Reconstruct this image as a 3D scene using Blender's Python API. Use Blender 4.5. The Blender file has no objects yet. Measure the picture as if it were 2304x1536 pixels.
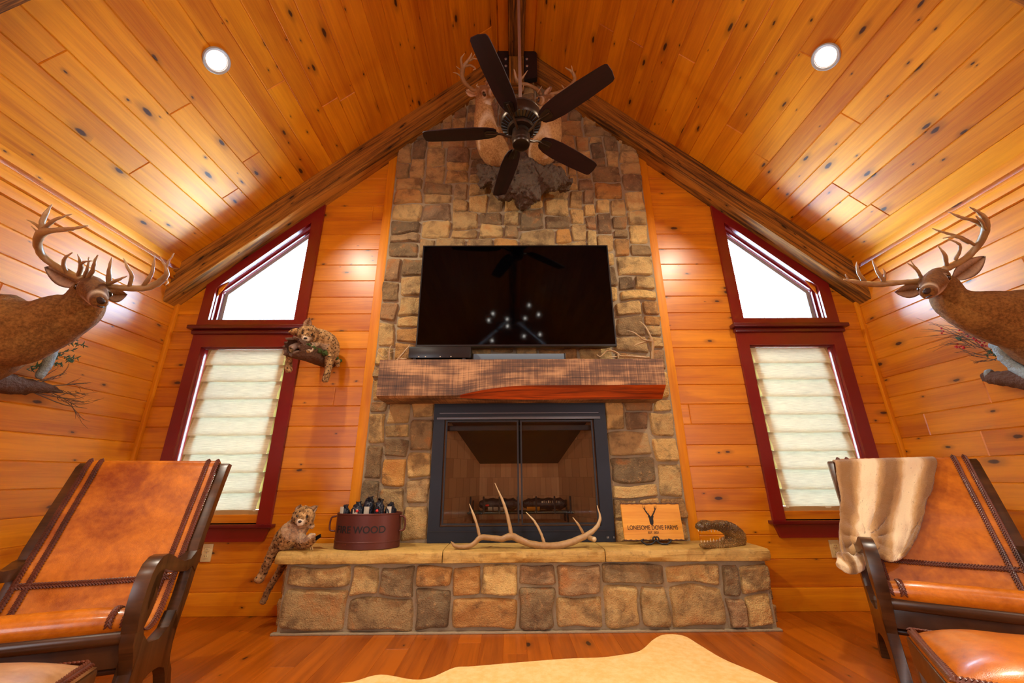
import bpy, bmesh, math, random
import numpy as np
from mathutils import Vector, Matrix, noise
random.seed(7)
SC = bpy.context.scene; COL = SC.collection
# ------------------------------------------------------------------ camera
F = 891.467; CH = 0.90
_p, _y, _r = 0.326520153, 0.00716953346, -0.00623859783
_f = Vector((math.sin(_y)*math.cos(_p), math.cos(_y)*math.cos(_p), math.sin(_p)))
_rt = _f.cross(Vector((0, 0, 1))).normalized(); _up = _rt.cross(_f)
BR = _rt*math.cos(_r)+_up*math.sin(_r); BU = -_rt*math.sin(_r)+_up*math.cos(_r)
CAM = Vector((0, 0, CH))
cam = bpy.data.cameras.new('camera'); cam.lens = F*36/2304; cam.sensor_width = 36; cam.clip_start = .02
co = bpy.data.objects.new('camera', cam); COL.objects.link(co)
co.matrix_world = Matrix(((BR.x, BU.x, -_f.x, 0), (BR.y, BU.y, -_f.y, 0), (BR.z, BU.z, -_f.z, CH), (0, 0, 0, 1)))
SC.camera = co
def ray(px, py): return BR*((px-1152)/F)-BU*((py-768)/F)+_f
def W(px, py, s): return CAM+ray(px, py)*s              # point at axial distance s
def at(px, py, ax, val):                                 # point on an axis plane
    d = ray(px, py); return CAM+d*((val-CAM[ax])/d[ax])
# ------------------------------------------------------------------ world, lights, exposure
w = bpy.data.worlds.new('sky'); SC.world = w; w.use_nodes = True
bg = w.node_tree.nodes['Background']; bg.inputs[0].default_value = (.50, .76, 1, 1); bg.inputs[1].default_value = 50
vs = SC.view_settings; vs.view_transform = 'Standard'; vs.look = 'None'; vs.gamma = 1; vs.use_curve_mapping = False
vs.exposure = 0.12
def area(name, loc, target, sx, sy, power, col, cam_vis=True, spread=180):
    l = bpy.data.lights.new(name, 'AREA'); l.shape = 'RECTANGLE'; l.size = sx; l.size_y = sy; l.energy = power; l.color = col
    l.spread = math.radians(spread)
    o = bpy.data.objects.new(name, l); COL.objects.link(o); o.location = loc
    o.rotation_euler = (Vector(target)-Vector(loc)).to_track_quat('-Z', 'Y').to_euler(); return o
# bluish fill lights added by the side walls behind the camera, without windows
area('side_fill', (-2.86, -2.6, 1.55), (0, -1.2, 1.5), 2.2, 1.9, 120, (.86, .93, 1))
area('side_fill', (3.03, -2.6, 1.55), (0, -1.2, 1.5), 2.2, 1.9, 120, (.86, .93, 1))
# ------------------------------------------------------------------ room numbers
XL, XR, YW, YF = -2.9, 3.07, 3.193, -4.9
XC, ZR, SL = .085, 5.35, .92
NL = Vector((SL, 0, -1)).normalized(); NR = Vector((-SL, 0, -1)).normalized()
def zroof(x): return ZR-SL*abs(x-XC)
# ------------------------------------------------------------------ materials
def s2l(c): return tuple(((v/255)/12.92 if v/255 <= .04045 else ((v/255+.055)/1.055)**2.4) for v in c)+(1,)
class NT:
    def __init__(s, name):
        s.m = bpy.data.materials.new(name); s.m.use_nodes = True; s.t = s.m.node_tree; s.b = s.t.nodes['Principled BSDF']
    def n(s, typ, **k):
        nd = s.t.nodes.new(typ)
        for a, v in k.items():
            if a.startswith('i_'):
                key = a[2:]; key = int(key) if key.isdigit() else key.replace('_', ' ')
                s.put(nd.inputs[key], v)
            else: setattr(nd, a, v)
        return nd
    def put(s, sock, v):
        if isinstance(v, bpy.types.NodeSocket): s.t.links.new(v, sock)
        elif isinstance(v, bpy.types.Node): s.t.links.new(v.outputs[0], sock)
        else:
            try: sock.default_value = v
            except Exception: sock.default_value = v[:3]
    def set(s, **k):
        for a, v in k.items(): s.put(s.b.inputs[a.replace('_', ' ')], v)
    def math(s, op, a, b=0.0, c=0.0, clamp=False):
        nd = s.t.nodes.new('ShaderNodeMath'); nd.operation = op; nd.use_clamp = clamp
        s.put(nd.inputs[0], a); s.put(nd.inputs[1], b); s.put(nd.inputs[2], c); return nd.outputs[0]
    def mix(s, f, a, b, blend='MIX'):
        nd = s.t.nodes.new('ShaderNodeMix'); nd.data_type = 'RGBA'; nd.blend_type = blend
        s.put(nd.inputs[0], f); s.put(nd.inputs[6], a); s.put(nd.inputs[7], b); return nd.outputs[2]
    def ramp(s, f, stops, interp='LINEAR'):
        nd = s.t.nodes.new('ShaderNodeValToRGB'); nd.color_ramp.interpolation = interp; el = nd.color_ramp.elements
        while len(el) < len(stops): el.new(.5)
        for e, (p, c) in zip(el, stops): e.position = p; e.color = c
        s.put(nd.inputs[0], f); return nd.outputs[0]
    def mapr(s, v, a, b, c=0., d=1.):
        nd = s.t.nodes.new('ShaderNodeMapRange'); nd.interpolation_type = 'SMOOTHSTEP'
        for i, q in enumerate((v, a, b, c, d)): s.put(nd.inputs[i], q)
        return nd.outputs[0]
    def mapping(s, vec, scale, rot=(0, 0, 0)):
        nd = s.t.nodes.new('ShaderNodeMapping'); s.put(nd.inputs[0], vec); nd.inputs['Scale'].default_value = scale
        nd.inputs['Rotation'].default_value = rot; return nd.outputs[0]
    def noise(s, vec, scale, detail=4, rough=.55, dist=0.):
        nd = s.t.nodes.new('ShaderNodeTexNoise'); s.put(nd.inputs['Vector'], vec); nd.inputs['Scale'].default_value = scale
        nd.inputs['Detail'].default_value = detail; nd.inputs['Roughness'].default_value = rough; nd.inputs['Distortion'].default_value = dist
        return nd.outputs[0]
    def bump(s, h, st=.3, d=.002):
        nd = s.t.nodes.new('ShaderNodeBump'); s.put(nd.inputs['Height'], h); nd.inputs['Strength'].default_value = st
        nd.inputs['Distance'].default_value = d; s.t.links.new(nd.outputs[0], s.b.inputs['Normal'])
def plain(name, rgb, rough=.5, metal=0, coat=0, spec=.5, bump=None):
    m = NT(name); c = s2l(rgb); tc = m.n('ShaderNodeTexCoord').outputs['Object']
    nz = m.noise(tc, 30, 3); col = m.mix(m.math('MULTIPLY', nz, .35), c, tuple(x*.6 for x in c[:3])+(1,))
    m.set(Base_Color=col, Roughness=rough, Metallic=metal, Coat_Weight=coat); m.b.inputs['Specular IOR Level'].default_value = spec
    if bump: m.bump(m.noise(tc, bump[0], 4), bump[1], bump[2])
    return m.m
def glow(name, col, st):
    m = NT(name); m.set(Base_Color=(0, 0, 0, 1), Emission_Color=col, Emission_Strength=st); return m.m
def pine(name, c_lo, c_hi, c_knot, rough=.3, coat=.3, knots=1., var=.5, grain=1., uv=True):
    m = NT(name)
    u = m.n('ShaderNodeTexCoord').outputs['UV' if uv else 'Object']
    rnd = m.n('ShaderNodeAttribute', attribute_name='rnd').outputs['Fac']
    g1 = m.noise(m.mapping(u, (1.3, 32, 1)), 1, 5, .62, .9)
    g2 = m.noise(m.mapping(u, (1.1, 7.5, 1)), 1, 3, .5, .6)
    g3 = m.noise(m.mapping(u, (9, 260, 1)), 1, 2, .6)
    g = m.math('ADD', m.math('MULTIPLY', m.math('SUBTRACT', g1, .5), .9*grain), m.math('MULTIPLY', g2, .8))
    g = m.math('ADD', g, m.math('MULTIPLY', m.math('SUBTRACT', g3, .5), .3*grain))
    g = m.math('ADD', g, m.math('MULTIPLY', m.math('SUBTRACT', rnd, .5), var), clamp=False)
    col = m.ramp(g, [(.12, s2l(c_lo)), (.62, s2l(c_hi))])
    # knots: sparse cells, each an ellipse along the grain, with a halo and a dark heart
    warp = m.n('ShaderNodeVectorMath', operation='ADD')
    m.put(warp.inputs[0], u); sc = m.n('ShaderNodeVectorMath', operation='SCALE'); nn = m.n('ShaderNodeTexNoise'); m.put(nn.inputs['Vector'], u); nn.inputs['Scale'].default_value = 26
    m.put(sc.inputs[0], nn.outputs['Color']); sc.inputs['Scale'].default_value = .012; m.put(warp.inputs[1], sc.outputs[0])
    for scl, cut, r0, r1 in (((2.3, 5.6, 1), 1-.36*knots, .055, .15), ((5.5, 11., 1), 1-.16*knots, .04, .12)):
        v = m.n('ShaderNodeTexVoronoi', voronoi_dimensions='2D', feature='F1'); m.put(v.inputs['Vector'], m.mapping(warp.outputs[0], scl)); v.inputs['Scale'].default_value = 1
        sep = m.n('ShaderNodeSeparateColor'); m.put(sep.inputs[0], v.outputs['Color'])
        on = m.math('GREATER_THAN', sep.outputs[0], cut)
        d = m.math('DIVIDE', v.outputs['Distance'], m.math('ADD', m.math('MULTIPLY', sep.outputs[1], .9), .55))
        halo = m.math('MULTIPLY', m.mapr(d, r1*1.3, r0, 0, .75), on)
        heart = m.math('MULTIPLY', m.mapr(d, r0*1.25, r0*.7, 0, 1), on)
        col = m.mix(m.math('MULTIPLY', halo, .55), col, s2l(tuple(a*.55 for a in c_lo)))
        col = m.mix(m.math('MULTIPLY', heart, .93), col, s2l(c_knot))
    m.set(Base_Color=col, Roughness=m.math('ADD', rough, m.math('MULTIPLY', g2, .12)), Coat_Weight=coat, Coat_Roughness=.30)
    m.b.inputs['Specular IOR Level'].default_value = .35
    m.bump(g1, .12, .002)
    return m.m
M = {}
M['wall'] = pine('pine_wall', (176, 90, 0), (222, 140, 4), (58, 24, 8), .36, .8, .8, .22, .75)
M['ceil'] = pine('pine_ceiling', (176, 94, 0), (226, 148, 6), (50, 22, 8), .44, .12, .95, .26, .75)
M['trim'] = pine('pine_trim', (200, 112, 0), (226, 146, 4), (70, 30, 8), .5, .08, .35, .2)
M['floor'] = pine('floor_wood', (134, 60, 0), (174, 88, 4), (30, 10, 4), .28, .35, .3, .35)
M['beam'] = pine('rough_beam', (66, 40, 10), (176, 116, 34), (20, 12, 8), .6, .1, 1.6, .25, 1.8)
M['board'] = pine('sign_board', (200, 128, 30), (230, 168, 64), (120, 60, 20), .5, .1, .2, .1)
M['darkwood'] = pine('dark_chair_wood', (34, 18, 8), (92, 56, 26), (10, 5, 3), .26, .4, .1, .1, uv=False)
M['blade'] = pine('blade_wood', (18, 2, 8), (40, 8, 16), (8, 3, 3), .5, .05, .0, .1)
M['red'] = plain('red_paint', (120, 12, 14), .3, coat=.3)
M['dred'] = plain('red_paint_dark', (92, 10, 12), .3, coat=.3)
M['black'] = plain('black_steel', (18, 20, 24), .45)
M['navy'] = plain('fireplace_steel', (5, 18, 32), .45, metal=.2)
M['dull'] = plain('dull_edge', (96, 98, 102), .4, metal=.4)
M['bronze'] = plain('aged_bronze', (66, 56, 46), .34, metal=.75)
M['steel'] = plain('rod_steel', (190, 186, 178), .3, metal=.75)
M['white'] = plain('white_trim', (168, 170, 166), .4)
M['ivory'] = plain('ivory_plate', (214, 190, 130), .45)
M['plasdark'] = plain('outlet_slot', (90, 70, 40), .5)
M['lens'] = glow('lamp_lens', (1, .97, .93, 1), 6)
M['screen'] = plain('tv_screen', (1, 1, 2), .05, spec=.16)
M['plastic'] = plain('black_plastic', (10, 10, 12), .3)
M['grey'] = plain('grey_fabric', (92, 108, 122), .7)
M['rust'] = plain('rusty_bucket', (92, 44, 34), .42, metal=.35, bump=(60, .2, .002))
M['ink'] = plain('black_ink', (20, 14, 10), .7)
M['hole'] = plain('cutout_dark', (14, 8, 8), .6)
M['film'] = plain('log_wrap', (26, 32, 44), .22, bump=(90, .9, .006))
M['label'] = plain('wrap_label', (190, 182, 160), .35)
M['redlab'] = plain('red_label', (214, 50, 40), .4)
M['tooth'] = plain('tooth', (232, 214, 176), .3)
M['eye'] = plain('glass_eye', (8, 6, 5), .05, coat=1)
M['nose'] = plain('nose_skin', (34, 28, 30), .4)
M['bark'] = plain('bark', (92, 62, 42), .85, bump=(40, 1, .02))
M['drift'] = plain('driftwood', (86, 70, 54), .85, bump=(22, 1, .03))
M['pale'] = plain('lichen_wood', (150, 168, 172), .85, bump=(40, 1, .02))
M['twig'] = plain('twigs', (96, 74, 54), .8)
M['green'] = plain('juniper', (54, 92, 66), .7)
M['moss'] = plain('moss', (70, 92, 40), .9, bump=(80, 1, .01))
M['berry'] = plain('berry', (196, 30, 36), .3)
M['hide'] = None
def fibre(name, c1, c2, scale=60, bump=.6, rough=.9, spots=None):
    m = NT(name); tc = m.n('ShaderNodeTexCoord').outputs['Object']
    an = m.n('ShaderNodeAttribute', attribute_name='tint'); a = an.outputs['Color']
    nz = m.noise(tc, scale, 5, .7); nb = m.noise(tc, 9, 3)
    col = m.mix(m.mapr(m.math('ADD', m.math('MULTIPLY', nz, .7), m.math('MULTIPLY', nb, .3)), .35, .65), s2l(c1), s2l(c2))
    if spots:
        v = m.n('ShaderNodeTexVoronoi', feature='F1'); m.put(v.inputs['Vector'], m.mapping(tc, (1, 1, 1))); v.inputs['Scale'].default_value = spots[0]
        col = m.mix(m.mapr(m.math('ADD', v.outputs['Distance'], m.math('MULTIPLY', m.noise(tc, 70, 2), .25)), .52, .36, 0, .85), col, s2l(spots[1]))
    col = m.mix(1, col, a, 'MULTIPLY')
    col = m.mix(m.math('SUBTRACT', 1., an.outputs['Alpha'], clamp=True), col, m.mix(nz, s2l((206, 180, 146)), s2l((236, 218, 192))))
    m.set(Base_Color=col, Roughness=rough, Sheen_Weight=.04); m.b.inputs['Specular IOR Level'].default_value = .2
    m.bump(m.noise(tc, scale*3, 3, .7), bump, .004); return m.m
M['deer'] = fibre('deer_fur', (100, 64, 24), (152, 104, 46), 80, .9)
M['deer_pale'] = fibre('pale_deer_fur', (140, 98, 54), (190, 148, 94), 80, .7)
M['cat'] = fibre('bobcat_fur', (112, 76, 38), (198, 158, 104), 46, .9, spots=(52, (44, 28, 18)))
M['bird'] = fibre('bird_feathers', (120, 76, 40), (190, 150, 96), 70, .8, spots=(60, (60, 32, 20)))
M['rug'] = fibre('cowhide', (226, 184, 108), (236, 202, 138), 30, .3)
def hide_mat():
    m = NT('reptile_hide'); tc = m.n('ShaderNodeTexCoord').outputs['Object']; a = m.n('ShaderNodeAttribute', attribute_name='tint').outputs['Color']
    v = m.n('ShaderNodeTexVoronoi', feature='DISTANCE_TO_EDGE'); m.put(v.inputs['Vector'], tc); v.inputs['Scale'].default_value = 85
    col = m.mix(m.noise(tc, 24, 4, .7), s2l((84, 58, 30)), s2l((196, 160, 98))); col = m.mix(m.mapr(v.outputs['Distance'], .0, .12, .5, 0), col, s2l((40, 26, 14)))
    m.set(Base_Color=m.mix(1, col, a, 'MULTIPLY'), Roughness=.3, Coat_Weight=.3, Coat_Roughness=.15); m.bump(m.mapr(v.outputs['Distance'], 0, .25), .9, .006); return m.m
M['gator'] = hide_mat()
def antler_mat():
    m = NT('antler'); a = m.n('ShaderNodeAttribute', attribute_name='tint').outputs['Color']; tc = m.n('ShaderNodeTexCoord').outputs['Object']
    m.set(Base_Color=m.mix(m.math('MULTIPLY', m.noise(tc, 45, 4), .6), a, s2l((84, 48, 18))), Roughness=.42); m.bump(m.noise(tc, 120, 3), .3, .003); return m.m
M['antler'] = antler_mat()
def stone_mat(name):
    m = NT(name); tc = m.n('ShaderNodeTexCoord').outputs['Object']; r = m.n('ShaderNodeAttribute', attribute_name='rnd').outputs['Fac']
    base = m.ramp(r, [(0, s2l((118, 102, 76))), (.16, s2l((150, 126, 88))), (.34, s2l((206, 176, 116))), (.5, s2l((180, 148, 96))), (.66, s2l((218, 184, 116))), (.8, s2l((144, 122, 96))), (.93, s2l((196, 146, 78))), (1, s2l((104, 90, 74)))])
    off = m.n('ShaderNodeVectorMath', operation='ADD'); m.put(off.inputs[0], tc); m.put(off.inputs[1], m.math('MULTIPLY', r, 40.))
    n1 = m.noise(off.outputs[0], 7, 5, .62, .4); n2 = m.noise(off.outputs[0], 30, 5, .7); n3 = m.noise(off.outputs[0], 120, 3, .7)
    col = m.mix(m.mapr(n1, .45, .68, 0, .65), base, s2l((88, 68, 50)))
    col = m.mix(m.mapr(n2, .55, .72, 0, .55), col, s2l((204, 166, 112)))
    col = m.mix(m.mapr(n1, .46, .30, 0, .45), col, s2l((186, 120, 58)))
    m.set(Base_Color=m.mix(1, col, (1.22, 1.2, 1.16, 1), 'MULTIPLY'), Roughness=.78); m.b.inputs['Specular IOR Level'].default_value = .3
    m.bump(m.math('ADD', m.math('MULTIPLY', n2, .75), m.math('MULTIPLY', n3, .3)), 1.0, .03); return m.m
M['stone'] = stone_mat('field_stone')
M['mortar'] = plain('mortar', (158, 142, 112), .9, bump=(90, .5, .008))
def slab_mat():
    m = NT('hearth_slab'); tc = m.n('ShaderNodeTexCoord').outputs['Object']
    n1 = m.noise(m.mapping(tc, (2, 6, 26)), 1, 5, .65, .6); n2 = m.noise(tc, 30, 5, .7)
    m.set(Base_Color=m.mix(m.mapr(n2, .5, .75, 0, .6), m.ramp(n1, [(.3, s2l((146, 112, 50))), (.65, s2l((196, 158, 82)))]), s2l((112, 82, 36))), Roughness=.65)
    m.bump(m.math('ADD', n1, n2), .5, .012); return m.m
M['slab'] = slab_mat()
def mantel_mat():
    m = NT('sawn_mantel'); u = m.n('ShaderNodeTexCoord').outputs['UV']
    g = m.noise(m.mapping(u, (1.2, 44, 1)), 1, 5, .6, 1.6); saw = m.noise(m.mapping(u, (105, 1.6, 1)), 1, 4, .7); b = m.noise(m.mapping(u, (3, 5, 1)), 1, 3)
    k = m.math('ADD', m.math('MULTIPLY', g, .55), m.math('ADD', m.math('MULTIPLY', saw, .5), m.math('MULTIPLY', m.math('SUBTRACT', b, .5), .9)))
    col = m.ramp(k, [(.30, s2l((44, 26, 18))), (.50, s2l((104, 70, 44))), (.70, s2l((184, 138, 92)))])
    ck = m.noise(m.mapping(u, (.9, 26, 1)), 1, 2, .4, 2.2)
    col = m.mix(m.mapr(ck, .655, .70, 0, .8), col, s2l((30, 16, 10)))
    m.set(Base_Color=col, Roughness=.55); m.bump(m.math('ADD', saw, g), .5, .004); return m.m
M['mantel'] = mantel_mat()
M['redcut'] = pine('red_heartwood', (120, 32, 2), (206, 84, 8), (30, 8, 4), .25, .6, .3, .2, 1.8)
def leather(name, c1, c2, rough=.32):
    m = NT(name); tc = m.n('ShaderNodeTexCoord').outputs['Object']; n1 = m.noise(tc, 5, 5, .6, .5); n2 = m.noise(tc, 40, 4, .6)
    v = m.n('ShaderNodeTexVoronoi', feature='DISTANCE_TO_EDGE'); m.put(v.inputs['Vector'], tc); v.inputs['Scale'].default_value = 260
    k = m.math('ADD', m.math('MULTIPLY', n1, .75), m.math('MULTIPLY', n2, .25))
    m.set(Base_Color=m.ramp(k, [(.33, s2l(c1)), (.62, s2l(c2))]), Roughness=m.math('ADD', rough, m.math('MULTIPLY', n2, .15)), Coat_Weight=.35, Coat_Roughness=.14)
    m.bump(m.math('ADD', m.math('MULTIPLY', v.outputs['Distance'], .6), n2), .25, .002); return m.m
M['leather'] = leather('saddle_leather', (136, 58, 0), (208, 120, 18), .24)
M['leather_pale'] = leather('pale_worn_leather', (140, 96, 56), (196, 156, 112), .3)
M['lace'] = leather('dark_lacing', (58, 22, 10), (112, 52, 26), .45)
def throw_mat():
    m = NT('fur_throw'); uv = m.n('ShaderNodeTexCoord').outputs['UV']; tc = m.n('ShaderNodeTexCoord').outputs['Object']
    wv = m.n('ShaderNodeTexWave', bands_direction='X'); m.put(wv.inputs['Vector'], uv); wv.inputs['Scale'].default_value = 1.0; wv.inputs['Distortion'].default_value = .6; wv.inputs['Detail'].default_value = 2; wv.inputs['Detail Scale'].default_value = 3
    n2 = m.noise(m.mapping(uv, (30, 12, 1)), 1, 5, .7, 1.5)
    col = m.ramp(m.math('ADD', wv.outputs['Fac'], m.math('MULTIPLY', m.math('SUBTRACT', n2, .5), .35)), [(.1, s2l((140, 100, 52))), (.5, s2l((196, 156, 100))), (.8, s2l((242, 222, 180)))])
    ck = m.mapr(m.noise(m.mapping(uv, (60, 26, 1)), 1, 2, .5, 2.5), .66, .72, 0, .55)
    m.set(Base_Color=m.mix(ck, col, s2l((120, 92, 60))), Roughness=.9, Sheen_Weight=.5); m.bump(m.math('ADD', m.noise(tc, 150, 4, .7), m.math('MULTIPLY', n2, .8)), .7, .006); return m.m
M['throw'] = throw_mat()
def shade_mat():
    m = NT('woven_shade'); tc = m.n('ShaderNodeTexCoord').outputs['Object']
    g = m.noise(m.mapping(tc, (9, 1, 330)), 1, 3, .7); col = m.ramp(g, [(.35, s2l((190, 180, 136))), (.65, s2l((238, 232, 196)))])
    out = m.t.nodes['Material Output']; tr = m.n('ShaderNodeBsdfTranslucent'); m.put(tr.inputs[0], s2l((240, 226, 186))); mx = m.n('ShaderNodeMixShader'); mx.inputs[0].default_value = .03
    m.set(Base_Color=col, Roughness=.9); m.bump(g, .4, .002)
    m.t.links.new(m.b.outputs[0], mx.inputs[1]); m.t.links.new(tr.outputs[0], mx.inputs[2]); m.t.links.new(mx.outputs[0], out.inputs[0]); return m.m
M['shade'] = shade_mat()
M['shadeband'] = plain('shade_band', (176, 140, 84), .8)
def glass_mat(name, tint, gl=.12):
    m = NT(name); out = m.t.nodes['Material Output']; tr = m.n('ShaderNodeBsdfTransparent'); tr.inputs[0].default_value = tint
    g = m.n('ShaderNodeBsdfGlossy'); g.inputs['Roughness'].default_value = .03; mx = m.n('ShaderNodeMixShader'); fr = m.n('ShaderNodeFresnel'); fr.inputs[0].default_value = 1.3
    m.put(mx.inputs[0], fr); m.t.links.new(tr.outputs[0], mx.inputs[1]); m.t.links.new(g.outputs[0], mx.inputs[2]); m.t.links.new(mx.outputs[0], out.inputs[0]); return m.m
M['glass'] = glass_mat('window_glass', (.96, .98, 1, 1)); M['fireglass'] = glass_mat('smoked_glass', (.86, .84, .80, 1))
def firebrick():
    m = NT('firebrick'); tc = m.n('ShaderNodeTexCoord').outputs['Object']
    b = m.n('ShaderNodeTexBrick'); m.put(b.inputs['Vector'], m.mapping(tc, (1, 1, 1), (math.radians(90), 0, math.radians(0)))); b.inputs['Scale'].default_value = 11
    b.inputs['Color1'].default_value = s2l((184, 142, 104)); b.inputs['Color2'].default_value = s2l((160, 120, 86)); b.inputs['Mortar'].default_value = s2l((138, 104, 76)); b.inputs['Mortar Size'].default_value = .012
    b.inputs['Row Height'].default_value = 1.6; b.inputs['Brick Width'].default_value = .5
    m.set(Base_Color=b.outputs[0], Roughness=.9); m.bump(b.outputs['Fac'], -.3, .004); return m.m
M['firebrick'] = firebrick()
# ------------------------------------------------------------------ object helpers
MAT = {}
def _link(o, parent):
    COL.objects.link(o)
    if parent is not None: o.parent = parent
def thing(name, label, cat, loc=(0, 0, 0), rotz=0, group=None, kind=None):
    o = bpy.data.objects.new(name, None); COL.objects.link(o); o.location = loc; o.rotation_euler = (0, 0, rotz); o.empty_display_size = .05
    MAT[o.name] = Matrix.Translation(Vector(loc)) @ Matrix.Rotation(rotz, 4, 'Z')
    tag(o, label, cat, group, kind); return o
def tag(o, label=None, cat=None, group=None, kind=None):
    if label: o['label'] = label
    if cat: o['category'] = cat
    if group: o['group'] = group
    if kind: o['kind'] = kind
    return o
def obj(name, bm, mats, parent=None, smooth=35, local=False, origin=None):
    """one mesh object; bm is in world coordinates unless local"""
    if parent is not None:
        base = MAT.get(parent.name, Matrix.Identity(4))
        if not local: bm.transform(base.inverted())
    elif origin is not None: bm.transform(Matrix.Translation(-Vector(origin)))
    bmesh.ops.recalc_face_normals(bm, faces=bm.faces) if not getattr(bm, 'norecalc', False) and smooth != 'keep' else None
    me = bpy.data.meshes.new(name); bm.to_mesh(me); bm.free()
    mats = mats if isinstance(mats, (list, tuple)) else [mats]
    for m in mats: me.materials.append(m if isinstance(m, bpy.types.Material) else M[m])
    a = 35 if smooth == 'keep' else smooth
    if a:
        me.polygons.foreach_set('use_smooth', [True]*len(me.polygons))
        if a < 180: me.set_sharp_from_angle(angle=math.radians(a))
    o = bpy.data.objects.new(name, me); _link(o, parent)
    if parent is not None: MAT[o.name] = MAT.get(parent.name, Matrix.Identity(4))
    elif origin is not None: o.location = origin; MAT[o.name] = Matrix.Translation(Vector(origin))
    return o
def struct(name, bm, mats, smooth=35, parent=None):
    o = obj(name, bm, mats, parent, smooth)
    if parent is None: o['kind'] = 'structure'
    return o
def BM(): return bmesh.new()
def box(bm, a, b, mat=0, bev=0, uvax=None):
    a, b = Vector(a), Vector(b); c = (a+b)/2; d = b-a
    r = bmesh.ops.create_cube(bm, size=1, matrix=Matrix.Translation(c) @ Matrix.Diagonal((abs(d.x), abs(d.y), abs(d.z), 1)))
    vs_ = r['verts']; fs = {f for v in vs_ for f in v.link_faces}
    for f in fs: f.material_index = mat
    if bev:
        es = list({e for v in vs_ for e in v.link_edges}); r2 = bmesh.ops.bevel(bm, geom=es, offset=bev, segments=2, profile=.6, affect='EDGES')
        for f in r2['faces']: f.material_index = mat
    return vs_
def boxuv(bm, axis=0, seed=None):
    """metric box UVs with u along the given axis, a random shift for the piece"""
    uvl = bm.loops.layers.uv.verify(); rl = bm.verts.layers.float.get('rnd') or bm.verts.layers.float.new('rnd')
    ox, oy = random.random()*50, random.random()*50; rv = random.random()
    for v in bm.verts: v[rl] = rv
    bm.normal_update()
    for f in bm.faces:
        n = f.normal; o = [i for i in range(3) if i != axis]
        k = o[0] if abs(n[o[0]]) < abs(n[o[1]]) else o[1]
        for l in f.loops: l[uvl].uv = (l.vert.co[axis]+ox, l.vert.co[k]+oy)
def obox(name, a, b, mats, parent=None, bev=.004, axis=None, smooth=35, kind=None):
    bm = BM(); box(bm, a, b, 0, bev)
    if axis is not None: boxuv(bm, axis)
    o = obj(name, bm, mats, parent, smooth)
    if kind: o['kind'] = kind
    return o
def prism(bm, pts, ext, mat=0):
    """extrude a flat polygon of Vectors by ext"""
    ext = Vector(ext); a = [bm.verts.new(p) for p in pts]; b = [bm.verts.new(Vector(p)+ext) for p in pts]; n = len(pts)
    fs = [bm.faces.new(a), bm.faces.new(b[::-1])]+[bm.faces.new((a[i], b[i], b[(i+1) % n], a[(i+1) % n])) for i in range(n)]
    for f in fs: f.material_index = mat
    return fs
def cat(pts, n=6):
    """Catmull-Rom through tuples/lists of floats"""
    P = [np.array(p, float) for p in pts]
    if len(P) < 3: return [P[0]+(P[-1]-P[0])*i/n for i in range(n+1)]
    P = [2*P[0]-P[1]]+P+[2*P[-1]-P[-2]]; out = []
    for i in range(1, len(P)-2):
        for k in range(n):
            t = k/n; a, b, c, d = P[i-1:i+3]
            out.append(.5*((2*b)+(-a+c)*t+(2*a-5*b+4*c-d)*t*t+(-a+3*b-3*c+d)*t**3))
    out.append(P[-2]); return out
def tube(bm, pts, rad, n=10, mat=0, up=None, cap=True, tint=None):
    """pts: Vectors; rad: floats or (side, up) pairs; round end caps"""
    pts = [Vector(p) for p in pts]; N = len(pts); rings = []; cl = bm.verts.layers.float_color.get('tint') if tint else None
    if tint and cl is None: cl = bm.verts.layers.float_color.new('tint')
    upv = Vector(up) if up is not None else None; prev = None
    for i, p in enumerate(pts):
        t = (pts[min(i+1, N-1)]-pts[max(i-1, 0)]).normalized()
        if prev is None: ref = upv if upv is not None else (Vector((0, 0, 1)) if abs(t.z) < .9 else Vector((1, 0, 0)))
        else: ref = upv if upv is not None and abs(upv.dot(t)) < .95 else prev
        u = (ref-t*ref.dot(t)).normalized(); s = t.cross(u); prev = u
        r = rad[i] if hasattr(rad, '__len__') else rad; rx, ry = (r if hasattr(r, '__len__') else (r, r))
        segs = [(0, 1)]
        if cap and i == 0: segs = [(-1, .02), (-.75, .66), (-.35, .94), (0, 1)]
        if cap and i == N-1: segs = [(0, 1), (.35, .94), (.75, .66), (1, .02)]
        rm = min(rx, ry)
        for off, k in segs:
            ring = [bm.verts.new(p+t*off*rm*(.9)+s*(math.cos(2*math.pi*j/n)*rx*k)+u*(math.sin(2*math.pi*j/n)*ry*k)) for j in range(n)]
            if cl is not None:
                c = tint(i/(N-1))
                for v in ring: v[cl] = c
            rings.append(ring)
    for a, b in zip(rings, rings[1:]):
        for j in range(n):
            f = bm.faces.new((a[j], a[(j+1) % n], b[(j+1) % n], b[j])); f.material_index = mat
    for rg in (rings[0][::-1], rings[-1]):
        f = bm.faces.new(rg); f.material_index = mat
def ctube(bm, ctrl, n=10, sub=5, mat=0, up=None, tint=None):
    """ctrl: list of (Vector, r[, r2])"""
    q = cat([tuple(c[0])+((c[1], c[2]) if len(c) > 2 else (c[1], c[1])) for c in ctrl], sub)
    tube(bm, [x[:3] for x in q], [(max(x[3], .0008), max(x[4], .0008)) for x in q], n, mat, up, True, tint)
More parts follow.
